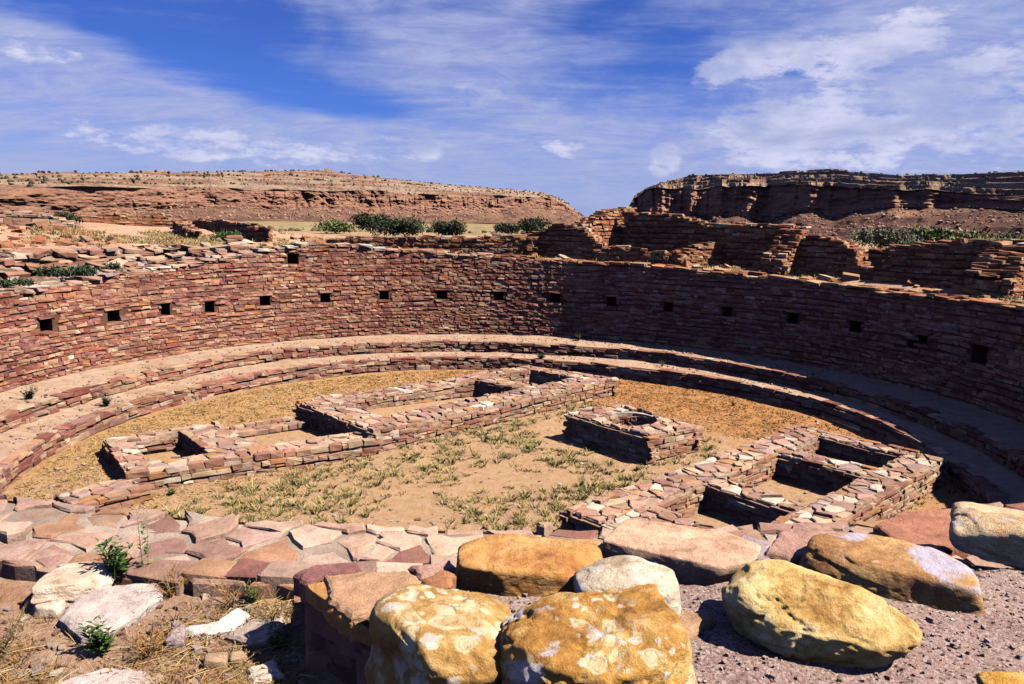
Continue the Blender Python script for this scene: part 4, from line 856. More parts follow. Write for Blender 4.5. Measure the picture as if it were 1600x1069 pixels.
# extend the left mesa beyond the frame so that the country goes on
ML = [(-1.15, 330, 1.9, 8.0, 15.0)] + ML
def mesa(name, label, T, mt, seed, n, talus_w, base_z, fs=1.0, pa=1.0):
    T = np.array(T); a = np.linspace(T[0, 0], T[-1, 0], n)
    D, zt_, zc, zs_ = [np.interp(a, T[:, 0], T[:, k]) for k in (1, 2, 3, 4)]
    u = a * D      # arc position in metres
    cl_h = zc - zt_
    prom = pa * (16 * fbm(u / 60 * fs, 0, 0, 3, seed) + 7.0 * fbm(u / 15 * fs, 0, 0, 4, seed + 1))
    zt_ = zt_ + (0.55 * cl_h) * (fbm(u / 45 * fs, 3.3, 0, 4, seed + 2) * 1.3 + .15) * sstep(zc - zt_, 2, 8); zt_ = np.minimum(zt_, zc - .2)
    zc = zc + 2.4 * fbm(u / 26 * fs, 8.1, 0, 4, seed + 3) * sstep(zc - zt_, 2, 8)
    rows, C = [], []
    nt, nc, nu = 24, 34, 80
    for k in range(nt):                                  # talus slope
        t = k / (nt - 1); e = t ** 1.25
        off = -talus_w * (1 - t) ** 1.0; z = base_z + (zt_ - base_z) * (0.25 * t + 0.75 * t ** 1.7)
        amp = 2.4 * math.sin(math.pi * min(t * 1.1, 1)); z = z + amp * fbm(u / 16, t * 5, 0, 4, seed + 4) + 0.5 * amp * fbm(u / 2.5, t * 26, 0, 3, seed + 5)
        rows.append((D + prom * (0.25 + .75 * t) + off, z)); C.append((0.0, 1.0))
    for k in range(1, nc):                               # cliff
        t = k / (nc - 1); z = zt_ + (zc - zt_) * t
        ledge = np.floor(t * 4.6 + 0.4 * fbm(u / 40, 1.7, 0, 2, seed + 6)) / 4.6
        fis = 1.9 * np.maximum(0, 1 - np.abs(fbm(u / 7, z / 30, 0, 3, seed + 7)) * 7) + 6.5 * fbm(u / 9.0, z / 7, 0, 5, seed + 8, .6) + 0.9 * fbm(u / 1.4, z / 1.2, 0, 3, seed + 14)
        over = -1.2 * sstep(t, .45, .8) * (1 - sstep(t, .8, 1.0)) * (0.4 + fbm(u / 26, 5, 0, 2, seed + 9))
        rows.append((D + prom + 4.5 * ledge + 1.5 * t + fis * np.minimum(1, (zc - zt_) / 6) * (0.5 + .5 * math.sin(math.pi * t)) + over, z)); C.append((1.0, 0.0))
    H = zs_ - zc
    for k in range(1, nu):                               # stepped slickrock benches above the cliff
        t = k / (nu - 1); q = t * 4.6 + 1.3 * fbm(u / 35 * fs, t * 3, 0, 4, seed + 10); fl = np.floor(q); fr = q - fl
        st = (fl + sstep(fr, .82, .90)) / 4.6
        z = zc + H * np.clip(0.15 * t + 0.85 * st, 0, 1) + 0.35 * fbm(u / 4, t * 16, 0, 4, seed + 11) * (H > 1)
        rows.append((D + prom * (1 - t) + 4 + t * 55 + 6 * fbm(u / 12, t * 5, 0, 4, seed + 12) * (1 - t * .5), z)); C.append((0.35 * (1 if False else 0), 0.0))
    zlast = rows[-1][1]
    for off, dz in ((90, -.5), (160, -1.5), (320, -3), (420, -20)):
        rows.append((D + off, zlast + dz + (0.6 * fbm(u / 20, off, 0, 3, seed + 13) if off < 300 else 0))); C.append((0.0, 0.0))
    dist = np.stack([q[0] for q in rows], 1); zz = np.stack([np.broadcast_to(q[1], a.shape) for q in rows], 1)
    X_ = CAM[0] + dist * np.sin(a)[:, None]; Y_ = CAM[1] + dist * np.cos(a)[:, None]
    P = np.stack((X_, Y_, zz), -1); cc = np.zeros(P.shape); cc[..., 0] = np.array([c[0] for c in C])[None]; cc[..., 1] = np.array([c[1] for c in C])[None]
    # break the colour boundary between cliff and scree
    cc[:, nt - 6:nt, 0] = np.clip(fbm(u[:, None] / 6, np.arange(6)[None] * .7, 0, 3, seed + 15) * 2 + .1, 0, 1); cc[:, nt - 6:nt, 1] = 1 - cc[:, nt - 6:nt, 0]
    o = grid_np(name, P, mt, col=cc, smooth=False, flip=True); tag(o, label, kind='structure')
    return P, nt, nc
PL, nt, nc = mesa('mesa', 'long sandstone mesa with an orange cliff band across the left horizon', ML, M_MESA_L, 500, 1300, 90, -3.2)
PR, _, _ = mesa('mesa', 'nearer dark sandstone mesa with a shaded cliff on the right horizon', MR, M_MESA_R, 600, 1300, 75, -1.5, 3.0, 1.2)
# juniper scrub dotted over the mesa tops and fallen blocks on the scree
def lumps(name, label, P_list, seed, rows, count, size, colr, mt, squash=.8, bias=None):
    r = np.random.RandomState(seed); bm = bmesh.new(); bmesh.ops.create_icosphere(bm, subdivisions=1, radius=1); bv = np.array([v.co for v in bm.verts]); bf = [[v.index for v in f.verts] for f in bm.faces]; bm.free()
    L0 = np.concatenate([np.array(f) for f in bf]); Vs, Ls, Cs, base = [], [], [], 0
    for P in P_list:
        for k in range(count):
            i = r.randint(5, P.shape[0] - 5); j = int(rows[0] + (rows[1] - rows[0]) * (r.rand() ** (bias or 1)))
            c = P[i, j]; s_ = r.uniform(*size) * (1.6 if r.rand() < .1 else 1)
            V = bv * r.uniform(.7, 1.25, bv.shape) * s_ * np.array([1, 1, squash]) + c + (0, 0, s_ * .3)
            Vs.append(V); Ls.append(L0 + base); base += len(V); Cs.append(np.repeat((np.array(colr) * r.uniform(.7, 1.3))[None], len(V), 0))
    return tag(mesh_np(name, np.concatenate(Vs), np.concatenate(Ls), np.full(len(Vs) * len(bf), 3), mt, np.concatenate(Cs)), label, kind='stuff')
lumps('juniper_scrub', 'dark juniper scrub dotted along the top of the right mesa', [PR], 701, (nt + nc + 4, PL.shape[1] - 3), 520, (0.22, 0.62), (0.045, 0.05, 0.025), M_LEAF, .85, .8)
lumps('scree_scrub', 'small dark bushes dotted over the scree of the right mesa', [PR], 703, (2, nt), 420, (0.18, 0.5), (0.05, 0.055, 0.03), M_LEAF, .85, 1.0)
lumps('juniper_scrub', 'dark juniper scrub dotted along the top of the left mesa', [PL], 700, (nt + nc + 8, PL.shape[1] - 3), 1300, (0.5, 1.15), (0.045, 0.05, 0.025), M_LEAF, .85, .6)
lumps('talus_boulders', 'fallen sandstone blocks on the scree below the cliffs', [PL], 710, (6, nt + 1), 1500, (0.35, 1.2), (0.24, 0.14, 0.095), M_SA, .75, .7)
lumps('talus_boulders', 'fallen dark sandstone blocks on the scree of the right mesa', [PR], 711, (4, nt + 1), 1300, (0.12, 0.6), (0.26, 0.15, 0.12), M_SA, .75, .8)
r = np.random.RandomState(720); bm = None
PLN = np.zeros((900, 1, 3)); 
for k in range(900):
    d0 = r.uniform(120, 330); a0 = r.uniform(-.62, .45); x = d0 * math.sin(a0); y = -12.6 + d0 * math.cos(a0); PLN[k, 0] = (x, y, float(gz(x, y)))
lumps('sagebrush', 'low sage brush spread over the plain below the mesas', [PLN], 721, (0, 0), 1300, (0.2, 0.5), (0.14, 0.13, 0.07), M_LEAF, .7)

# ------------------------------------------------------------ the wall in front of the camera
EDGE = [(-0.80, -9.3), (-0.67, -9.98), (-0.615, -10.285), (-0.08, -10.825), (0.5, -11.4), (1.9, -12.85)]
def edge_x(y):
    ys = [p[1] for p in EDGE][::-1]; xs = [p[0] for p in EDGE][::-1]; return np.interp(y, ys, xs)
def top_z(x, y):
    r_ = np.hypot(x, y)
    z = 2.70 + 0.235 * sstep(r_, 9.99, 10.28) + 0.02 * fbm(np.asarray(x) * 2.2, np.asarray(y) * 2.2, 0, 3, 61) + 0.010 * fbm(np.asarray(x) * 13, np.asarray(y) * 13, 0, 3, 62)
    return z + 0.005 * fbm(np.asarray(x) * 60, np.asarray(y) * 60, 0, 2, 63)
fw = empty('capped_wall', (0.6, -10.5, 2.4), 'thick mortared wall in the near corner carrying a row of big boulders', 'wall')
ys = np.concatenate((np.arange(-9.55, -11.4, -0.012), np.arange(-11.4, -12.9, -0.05)))
fr = np.concatenate((np.linspace(0, 1, 300) ** 1.0 * 3.4, [3.6, 4.2, 5.5]))
XX = edge_x(ys)[:, None] + 0.03 + fr[None, :]; YY = np.broadcast_to(ys[:, None], XX.shape)
grid_np('mortar_bed', np.stack((XX, YY, top_z(XX, YY)), -1), M_PINK, fw, flip=False)
ye = np.arange(-9.98, -12.9, -0.06); Wf = np.stack([np.stack((edge_x(ye) + .035, ye, np.full_like(ye, z)), -1) for z in (2.2, 2.6)] + [np.stack((edge_x(ye) + .035, ye, top_z(edge_x(ye) + .035, ye) - .004), -1)], 1)
grid_np('mud_core', Wf, M_MORTAR, fw, smooth=False)
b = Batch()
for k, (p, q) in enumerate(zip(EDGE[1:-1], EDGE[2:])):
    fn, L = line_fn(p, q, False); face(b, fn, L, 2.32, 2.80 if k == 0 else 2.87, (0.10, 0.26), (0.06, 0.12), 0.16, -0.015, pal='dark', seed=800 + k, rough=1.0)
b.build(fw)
SLABS = [('tan sandstone slab', 2.985, .09, (0.43, 0.255, 0.15), [(-0.55, -10.30), (-0.44, -10.26), (-0.28, -10.25), (-0.22, -10.33), (-0.23, -10.46), (-0.32, -10.52), (-0.41, -10.55), (-0.49, -10.46)]),
 ('purple red edge slab', 2.975, .08, (0.24, 0.105, 0.095), [(-0.655, -10.27), (-0.60, -10.20), (-0.46, -10.18), (-0.43, -10.24), (-0.53, -10.285), (-0.60, -10.33)]),
 ('orange brown corner slab', 2.965, .05, (0.46, 0.23, 0.08), [(-0.60, -10.33), (-0.55, -10.305), (-0.49, -10.45), (-0.41, -10.555), (-0.35, -10.59), (-0.45, -10.52)]),
 ('pink slab', 2.955, .05, (0.42, 0.24, 0.20), [(-0.29, -10.17), (-0.15, -10.11), (-0.12, -10.17), (-0.24, -10.24)]),
 ('small brown wedge stone', 3.0, .07, (0.33, 0.15, 0.07), [(-0.23, -10.36), (-0.17, -10.27), (-0.12, -10.30), (-0.14, -10.38), (-0.2, -10.40)]),
 ('pinkish brown slab', 2.975, .07, (0.38, 0.22, 0.17), [(0.97, -10.06), (1.07, -9.9), (1.19, -9.80), (1.30, -9.83), (1.30, -9.96), (1.15, -10.07), (1.03, -10.11)]),
 ('grey lilac slab', 2.955, .05, (0.36, 0.28, 0.30), [(0.84, -9.97), (0.95, -9.86), (1.03, -9.92), (1.0, -10.06), (0.96, -10.12), (0.89, -10.05)]),
 ('large flat red brown slab', 2.825, .07, (0.36, 0.155, 0.095), [(1.66, -9.48), (1.88, -9.28), (2.22, -9.20), (2.30, -9.36), (2.05, -9.62), (1.75, -9.74), (1.66, -9.6)]),
 ('flat orange slab', 2.93, .08, (0.47, 0.27, 0.12), [(0.03, -9.93), (0.21, -9.86), (0.40, -9.88), (0.42, -10.0), (0.35, -10.08), (0.18, -10.05)]),
 ('small tan slab', 2.965, .05, (0.46, 0.28, 0.17), [(0.44, -10.53), (0.57, -10.45), (0.66, -10.5), (0.54, -10.62)])]
M_SLAB = {}
r = np.random.RandomState(900)
def densify(poly, step, amp, r):
    out = []; n = len(poly)
    for i in range(n):
        A, B = np.array(poly[i]), np.array(poly[(i + 1) % n]); L = np.hypot(*(B - A)); k = max(1, int(L / step)); nn = np.array((-(B - A)[1], (B - A)[0])) / max(L, 1e-6)
        for j in range(k):
            t = j / k; out.append(A + (B - A) * t + nn * r.uniform(-amp, amp) * (1 if j else .4))
    return np.array(out)
def slab(name, poly, z, th, m, parent=None, seed=0, tilt=(0, 0), rough=0.006, label=None, cat=None):
    """a flat stone with a worn rim and a slightly uneven top (rings towards its middle)"""
    r = np.random.RandomState(seed); A = sum(poly[i][0] * poly[(i + 1) % len(poly)][1] - poly[(i + 1) % len(poly)][0] * poly[i][1] for i in range(len(poly)))
    poly = poly if A > 0 else poly[::-1]
    P = densify(poly, 0.022, rough, r); c = P.mean(0); n = len(P); V, F = [], []
    rings = [(0.0, -th), (0.0, -th * .5), (-0.002, -0.016), (0.006, -0.005), (0.016, 0.0)] 
    sc_ = [1, 1, 1, 1, 1]
    ringpts = []
    for (ins, dz) in rings:
        v = c - P; d_ = np.hypot(v[:, 0], v[:, 1])[:, None]; Q_ = P + v / np.maximum(d_, 1e-4) * (ins + (r.uniform(-.004, .004, (n, 1)) if dz < -.01 else 0)); ringpts.append((Q_, dz))
    for f in (.75, .5, .25): ringpts.append((c + (ringpts[4][0] - c) * f, 0.0))
    for Q_, dz in ringpts:
        zz = z + dz + (Q_ - c) @ np.array(tilt) + (0.006 * fbm(Q_[:, 0] * 14, Q_[:, 1] * 14, seed, 4, seed) if dz > -.01 else 0)
        V += [(q[0], q[1], k) for q, k in zip(Q_, np.broadcast_to(zz, (n,)))]
    V.append((c[0], c[1], z)); m_ = len(ringpts)
    for k in range(m_ - 1):
        for i in range(n): j = (i + 1) % n; F.append((k * n + i, k * n + j, (k + 1) * n + j, (k + 1) * n + i))
    F += [((m_ - 1) * n + i, (m_ - 1) * n + (i + 1) % n, m_ * n) for i in range(n)]; F.append(tuple(range(n))[::-1])
    if parent is None:
        o = pyobj(name, np.array(V) - (c[0], c[1], z - th), F, m, None, False); o.location = (c[0], c[1], z - th)
    else: o = pyobj(name, V, F, m, parent)
    return tag(o, label, cat)
for k, (lab, z, th, col, poly) in enumerate(SLABS):
    m = rock_mat('slab_stone_%s' % lab.replace(' ', '_'), [(0.32, tuple(x * .7 for x in col)), (0.52, col), (0.75, tuple(min(.8, x * 1.3) for x in col))], seed=k * 3.1)
    o = slab('slab', poly, z, th, m, fw, 910 + k, (r.uniform(-.05, .05), r.uniform(-.05, .05)), 0.006); o['label'] = lab

# ---- boulders
_bm = bmesh.new(); bmesh.ops.create_icosphere(_bm, subdivisions=6, radius=1.0); ICO_V = np.array([v.co for v in _bm.verts]); ICO_F = np.array([[v.index for v in f.verts] for f in _bm.faces]); _bm.free()
_bm = bmesh.new(); bmesh.ops.create_icosphere(_bm, subdivisions=4, radius=1.0); ICO4_V = np.array([v.co for v in _bm.verts]); ICO4_F = np.array([[v.index for v in f.verts] for f in _bm.faces]); _bm.free()
def rock(name, c, dims, yaw, mt, seed, label=None, cat=None, facets=11, p=9, amp=0.05, tilt=(0, 0), strata=0.0, planes=None, extra=(), chip=(.98, 1.28), lo=False, crack=0.0, parent=None, undercut=0.0, taper=0.0):
    D0, F0 = (ICO4_V, ICO4_F) if lo else (ICO_V, ICO_F); r = np.random.RandomState(seed)
    N = [(1, 0, 0, .97), (-1, 0, 0, .97), (0, 1, 0, .95), (0, -1, 0, .95), (0, 0, 1, .86), (0, 0, -1, .8)] if planes is None else list(planes)
    N = [tuple(np.array(q[:3]) + r.uniform(-.16, .16, 3)) + (q[3],) for q in N]
    N += list(extra)
    for k in range(facets * 2):
        v = r.normal(size=3); v /= np.linalg.norm(v); N.append((*v, r.uniform(*chip)))
    p = p * 2.2
    s_ = 0
    for q in N:
        n = np.array(q[:3]); n = n / np.linalg.norm(n); s_ = s_ + np.maximum(0, D0 @ n / q[3]) ** p
    rad = s_ ** (-1 / p); V = D0 * rad[:, None]
    dims = np.array(dims) / 2; V = V * dims; ms = dims.min() * 2; sc = 1 / ms
    nz = fbm(V[:, 0] * 6, V[:, 1] * 6, V[:, 2] * 9 + seed, 5, seed, .55); fine = fbm(V[:, 0] * 40, V[:, 1] * 40, V[:, 2] * 40, 4, seed + 3, .6)
    ridge = 1 - np.abs(fbm(V[:, 0] * 9, V[:, 1] * 9, V[:, 2] * 14, 4, seed + 5)) * 6
    disp = amp * ms * (nz * 1.25 + fine * 0.34)
    if crack: disp = disp - crack * ms * np.maximum(0, ridge) ** 1.5 * sstep(fbm(V[:, 0] * 4, V[:, 1] * 4, V[:, 2] * 4, 2, seed + 6), -.05, .25)
    blk = vn(V[:, 0] * 11 + .4 * nz, V[:, 1] * 11, V[:, 2] * 22, seed + 21); disp = disp - amp * ms * .55 * sstep(blk, .12, .22)
    V = V + D0 * disp[:, None]
    if strata:
        zz = V[:, 2] + 0.12 * V[:, 0] + .012 * fbm(V[:, 0] * 9, V[:, 1] * 9, 0, 3, seed + 9); st = vn(zz * 62, 0.5 + 0 * zz, 0, seed + 11) * .6 + vn(zz * 150, 0.5 + 0 * zz, 0, seed + 12) * .4
        V[:, :2] *= (1 + strata * st)[:, None]
    if undercut: k = 1 - undercut * (1 - sstep(V[:, 2] / dims[2], -1.0, .35)); V[:, :2] *= k[:, None]
    if taper: V[:, 2] *= 1 - taper * (V[:, 0] / dims[0])
    M3 = Matrix.Rotation(R_(yaw), 3, 'Z') @ Matrix.Rotation(R_(tilt[0]), 3, 'X') @ Matrix.Rotation(R_(tilt[1]), 3, 'Y'); V = V @ np.array(M3).T
    zmin = V[:, 2].min(); V[:, 2] -= zmin
    o = mesh_np(name, V, F0.ravel(), np.full(len(F0), 3), mt, None, None, True); o.location = c
    return tag(o, label, cat)
YEL = [(0.24, (0.20, 0.10, 0.03)), (0.38, (0.42, 0.24, 0.07)), (0.52, (0.60, 0.42, 0.16)), (0.64, (0.70, 0.54, 0.26)), (0.78, (0.80, 0.68, 0.44))]
ORG = [(0.30, (0.22, 0.09, 0.03)), (0.46, (0.42, 0.185, 0.055)), (0.60, (0.52, 0.28, 0.09)), (0.76, (0.56, 0.36, 0.17))]
BRN = [(0.28, (0.15, 0.07, 0.035)), (0.44, (0.34, 0.17, 0.065)), (0.58, (0.47, 0.28, 0.11)), (0.74, (0.55, 0.40, 0.22))]
PAL_ = [(0.30, (0.26, 0.16, 0.08)), (0.46, (0.52, 0.37, 0.21)), (0.62, (0.66, 0.52, 0.34)), (0.78, (0.72, 0.60, 0.42))]
TAN = [(0.28, (0.30, 0.16, 0.09)), (0.48, (0.50, 0.31, 0.20)), (0.62, (0.60, 0.40, 0.27)), (0.78, (0.68, 0.50, 0.34))]
m_y = rock_mat('yellow_boulder', YEL, [(9.0, .30, (0.72, 0.62, 0.40), .5, True)], seed=1.0)
m_a = rock_mat('spotted_boulder', [(0.3, (0.26, 0.13, 0.035)), (0.5, (0.42, 0.24, 0.07)), (0.66, (0.54, 0.38, 0.16)), (0.8, (0.68, 0.55, 0.35))], [(11.0, .75, (0.66, 0.56, 0.36), .95, True), (17.0, .55, (0.58, 0.53, 0.50), .9, False), (26.0, .5, (0.74, 0.68, 0.52), .8, False)], seed=2.0)
m_b = rock_mat('lichen_boulder', [(0.3, (0.20, 0.09, 0.02)), (0.48, (0.44, 0.22, 0.05)), (0.64, (0.56, 0.36, 0.12)), (0.8, (0.66, 0.50, 0.28))], [(10.0, .60, (0.60, 0.58, 0.62), .95, False), (15.0, .6, (0.68, 0.58, 0.36), .9, True), (30.0, .5, (0.72, 0.70, 0.68), .8, False), (21.0, .35, (0.62, 0.30, 0.02), .9, False)], seed=3.0)
m_o = rock_mat('orange_boulder', ORG, seed=4.0); m_br = rock_mat('brown_boulder', BRN, [(4.2, .85, (0.46, 0.44, 0.58), .95, False), (22.0, .4, (0.62, 0.55, 0.42), .5, False)], seed=5.3)
m_p = rock_mat('pale_boulder', PAL_, [(12.0, .42, (0.42, 0.39, 0.48), .8, False), (18.0, .4, (0.50, 0.20, 0.05), .5, False)], seed=6.0); m_t = rock_mat('tan_slab_rock', TAN, seed=7.0)
m_w = rock_mat('grey_white_rock', [(0.3, (0.30, 0.22, 0.13)), (0.5, (0.56, 0.46, 0.34)), (0.7, (0.72, 0.64, 0.52))], [(14.0, .5, (0.55, 0.54, 0.58), .7, False)], seed=8.0)
GB = 'big boulders lined along the top of the near wall'
def boulder(*a, **k): o = rock('boulder', *a, cat='boulder', **k); o['group'] = GB; return o
boulder((-0.145, -10.72, 2.86), (0.39, 0.42, 0.265), 0, m_a, 11, label='lichen spotted tan boulder at the broken dark end of the near wall', amp=.05, tilt=(2, 3), facets=9, crack=.03, extra=[(-.74, -.66, 0.05, .74)], p=12)
boulder((0.26, -10.83, 2.84), (0.49, 0.44, 0.30), -4, m_b, 23, label='golden boulder crusted with blue grey lichen and a dark hollow, at the bottom middle', amp=.06, tilt=(4, -6), facets=9, crack=.05)
boulder((0.42, -10.40, 2.885), (0.34, 0.24, 0.20), -10, m_w, 31, label='whitish domed rock just behind the golden lichen crusted boulder', amp=.04, p=6)
boulder((0.115, -10.205, 2.88), (0.50, 0.26, 0.165), -3, m_o, 44, label='smooth orange brown boulder among the flat slabs, set back left of centre', amp=.045, facets=10, crack=.05)
boulder((0.665, -10.06, 2.905), (0.52, 0.34, 0.14), -16, m_t, 52, label='flat tan sandstone block with a dark undercut front, behind the yellow boulder', amp=.03, planes=[(1, 0, 0, .97), (-1, 0.3, 0, .95), (0, 1, 0, .95), (-.25, -1, 0, .9), (0, 0, 1, .62), (.3, 0, 1, .66), (0, 0, -1, .8)], facets=5, p=12, undercut=.16)
boulder((0.925, -10.575, 2.885), (0.56, 0.34, 0.255), -15, m_y, 67, label='biggest yellow boulder, free standing with a black shadow under its left side', amp=.045, facets=12, crack=.055, undercut=.22, strata=.02, tilt=(-4, 5), p=10, chip=(.90, 1.15), extra=[(0, -.62, .78, .74)])
boulder((1.36, -10.17, 2.875), (0.56, 0.34, 0.17), -21, m_br, 71, label='brown boulder with a violet lichen patch, right behind the yellow boulder', amp=.045, facets=9, crack=.04, tilt=(0, 6), p=7)
boulder((2.04, -9.96, 2.865), (0.62, 0.42, 0.20), -24, m_p, 83, label='pale cream boulder flecked with grey at the right edge of the picture', amp=.045, facets=9, crack=.03, tilt=(-5, 4))
boulder((1.47, -10.87, 2.895), (0.42, 0.19, 0.09), -12, rock_mat('ochre_rock', [(0.3, (0.3, 0.14, 0.02)), (0.5, (0.56, 0.30, 0.05)), (0.7, (0.66, 0.45, 0.14))], seed=9.0), 97, label='low ochre yellow stone sunk in the pebbly mortar at the bottom right corner', amp=.05)

# loose grit on the mortar
r = np.random.RandomState(930); pts, szs = [], []
YS = r.uniform(-11.3, -10.05, 5200); XS = r.uniform(0, 1, 5200); E0 = edge_x(YS) + .04; XS = E0 + (2.6 - E0) * XS; ZS = top_z(XS, YS)
for x, y, z in zip(XS, YS, ZS): pts.append((x, y, z)); szs.append(r.choice([.004, .007, .011, .018], p=[.52, .32, .14, .02]) * r.uniform(.7, 1.3))
PAL['grit'] = [((0.56, 0.40, 0.36), 4), ((0.42, 0.28, 0.25), 3), ((0.68, 0.56, 0.52), 2), ((0.22, 0.13, 0.11), .8), ((0.35, 0.33, 0.38), .6)]
tag(scatter('grit', 'loose grit lying on the pinkish mortar between the boulders', pts, szs, 'grit', 931, .8, .2), 'loose grit lying on the pinkish mortar between the boulders', kind='stuff')

# ------------------------------------------------------------ stones lying on the ground at the lower left
GR = 'loose stones on the ground at the lower left'
def nearer(p, f): return tuple(CAM[k] + (p[k] - CAM[k]) * f for k in (0, 1))
def gs(poly, z, th, col, label, seed, tilt=(0, 0)):
    poly = [nearer(p, .985) for p in poly]
    m = rock_mat('ground_slab_%d' % seed, [(0.3, tuple(x * .7 for x in col)), (0.52, col), (0.75, tuple(min(.85, x * 1.25) for x in col))], seed=seed * .37)
    cx_, cy_ = np.mean(poly, 0); o = slab('flat_stone', poly, float(gz(cx_, cy_)) + z, th, m, None, seed, tilt, .004, label, 'stone'); o['group'] = GR
gs([(-1.52, -10.10), (-1.53, -9.97), (-1.43, -9.89), (-1.28, -9.86), (-1.24, -9.93), (-1.27, -10.05), (-1.33, -10.16), (-1.40, -10.19)], .045, .09, (0.50, 0.41, 0.38), 'smooth grey slab with green shoots at its shaded front edge', 941, (-.05, .08))
gs([(-1.08, -10.14), (-0.98, -10.09), (-0.92, -10.01), (-0.88, -10.04), (-0.91, -10.13), (-1.04, -10.16)], .03, .05, (0.74, 0.68, 0.62), 'thin white slab, brightest stone on the lower left ground', 942, (.02, .05))
gs([(-0.92, -10.16), (-0.87, -10.07), (-0.75, -10.06), (-0.72, -10.17), (-0.82, -10.21)], .035, .06, (0.46, 0.36, 0.30), 'dusty tan slab next to the thin white slab', 943, (.05, .02))
gs([(-1.29, -9.68), (-1.25, -9.64), (-1.12, -9.65), (-1.10, -9.79), (-1.25, -9.76)], .02, .05, (0.50, 0.36, 0.26), 'half buried buff slab just below the rim flagstones', 944)
gs([(-1.18, -9.83), (-1.09, -9.75), (-1.03, -9.83), (-1.10, -9.91)], .015, .04, (0.44, 0.31, 0.25), 'small buried tan slab among the dry reddish weeds', 945)
gs([(-0.80, -10.33), (-0.72, -10.28), (-0.66, -10.37), (-0.75, -10.41)], .02, .04, (0.68, 0.56, 0.46), 'pale slab beside the foot of the dark wall end', 946)
gs([(-1.10, -10.22), (-1.115, -10.12), (-1.07, -10.14), (-1.045, -10.21)], .05, .06, (0.38, 0.29, 0.29), 'little grey wedge stone left of the thin white slab', 947, (0, .1))
gs([(-1.36, -10.43), (-1.25, -10.34), (-1.10, -10.35), (-1.02, -10.45), (-1.2, -10.52)], .012, .04, (0.56, 0.45, 0.42), 'pinkish slab flush with the ground at the bottom edge', 948)
def gr(c, dims, yaw, mt, seed, label, **k):
    c = nearer(c, .96)
    o = rock('stone', (c[0], c[1], float(gz(*c)) - dims[2] * .22), dims, yaw, mt, seed, label, 'stone', lo=k.pop('lo', True), **k); o['group'] = GR
m_lay = rock_mat('layered_pale_rock', [(0.3, (0.34, 0.22, 0.15)), (0.5, (0.62, 0.48, 0.36)), (0.7, (0.74, 0.64, 0.52))], seed=12)
m_cob = rock_mat('cobble_brown', [(0.3, (0.22, 0.12, 0.07)), (0.5, (0.38, 0.25, 0.15)), (0.7, (0.5, 0.36, 0.24))], seed=14)
gr((-1.62, -9.80), (0.26, 0.20, 0.15), 20, m_lay, 951, 'whitish layered rock beside the leafy green plant', lo=False, strata=.10, amp=.05, crack=.05)
gr((-1.66, -9.93), (0.10, 0.08, 0.08), 0, m_lay, 952, 'small crumbly pale rock at the foot of the layered rock', strata=.08, amp=.08)
gr((-0.93, -10.24), (0.08, 0.055, 0.055), 10, m_cob, 953, 'brown cobble in front of the dusty tan slab, larger of the two')
gr((-0.865, -10.22), (0.06, 0.05, 0.05), 40, m_cob, 954, 'smaller brown cobble touching the larger cobble by the tan slab')
gr((-1.93, -10.05), (0.12, 0.09, 0.05), 40, m_lay, 955, 'pale stone among dry weeds at the left edge')
gr((-1.83, -10.28), (0.14, 0.10, 0.05), 0, m_lay, 956, 'flat white stone near the bottom left corner')
r = np.random.RandomState(960); pts, szs = [], []
XS = r.uniform(-3.2, -.55, 5200); YS = r.uniform(-11.2, -9.98, 5200); ZS = gz(XS, YS); NS = fbm(XS * 2.5, YS * 2.5, 0, 3, 90); ES = edge_x(YS)
for x, y, z, n_, ex in zip(XS, YS, ZS, NS, ES):
    if x > ex - .02 or (n_ < -.05 and r.rand() < .7): continue
    pts.append((x, y, z)); szs.append(r.choice([.006, .011, .02, .036], p=[.5, .32, .15, .03]) * r.uniform(.7, 1.3))
PAL['peb'] = [((0.52, 0.38, 0.28), 4), ((0.38, 0.22, 0.15), 3), ((0.66, 0.56, 0.46), 2), ((0.22, 0.11, 0.07), 1), ((0.42, 0.36, 0.36), 1)]
tag(scatter('pebbles', 'x', pts, szs, 'peb', 961, .6, .3), 'pebbles and chips scattered over the bare ground at the lower left', kind='stuff')
pts, szs = [], []
for k in range(1500):
    a0, r0 = r.uniform(0, 6.283), R_B2 * math.sqrt(r.rand()) * .98; x, y = r0 * math.sin(a0), r0 * math.cos(a0); pts.append((x, y, float(floor_z(x, y)))); szs.append(r.choice([.03, .05, .08], p=[.6, .3, .1]))
for k in range(1500):
    a0 = R_(r.uniform(-110, 60)); r0 = r.uniform(7.6, 9.3); zz = Z_B2 if r0 < 8.1 else Z_B1
    if 8.05 < r0 < 8.4: continue
    pts.append((r0 * math.sin(a0), r0 * math.cos(a0), zz - .005)); szs.append(r.choice([.02, .035, .06], p=[.6, .3, .1]))
tag(scatter('stone_chips', 'x', pts, szs, 'peb', 962, .5, .3), 'small stone chips on the kiva floor and benches', kind='stuff')

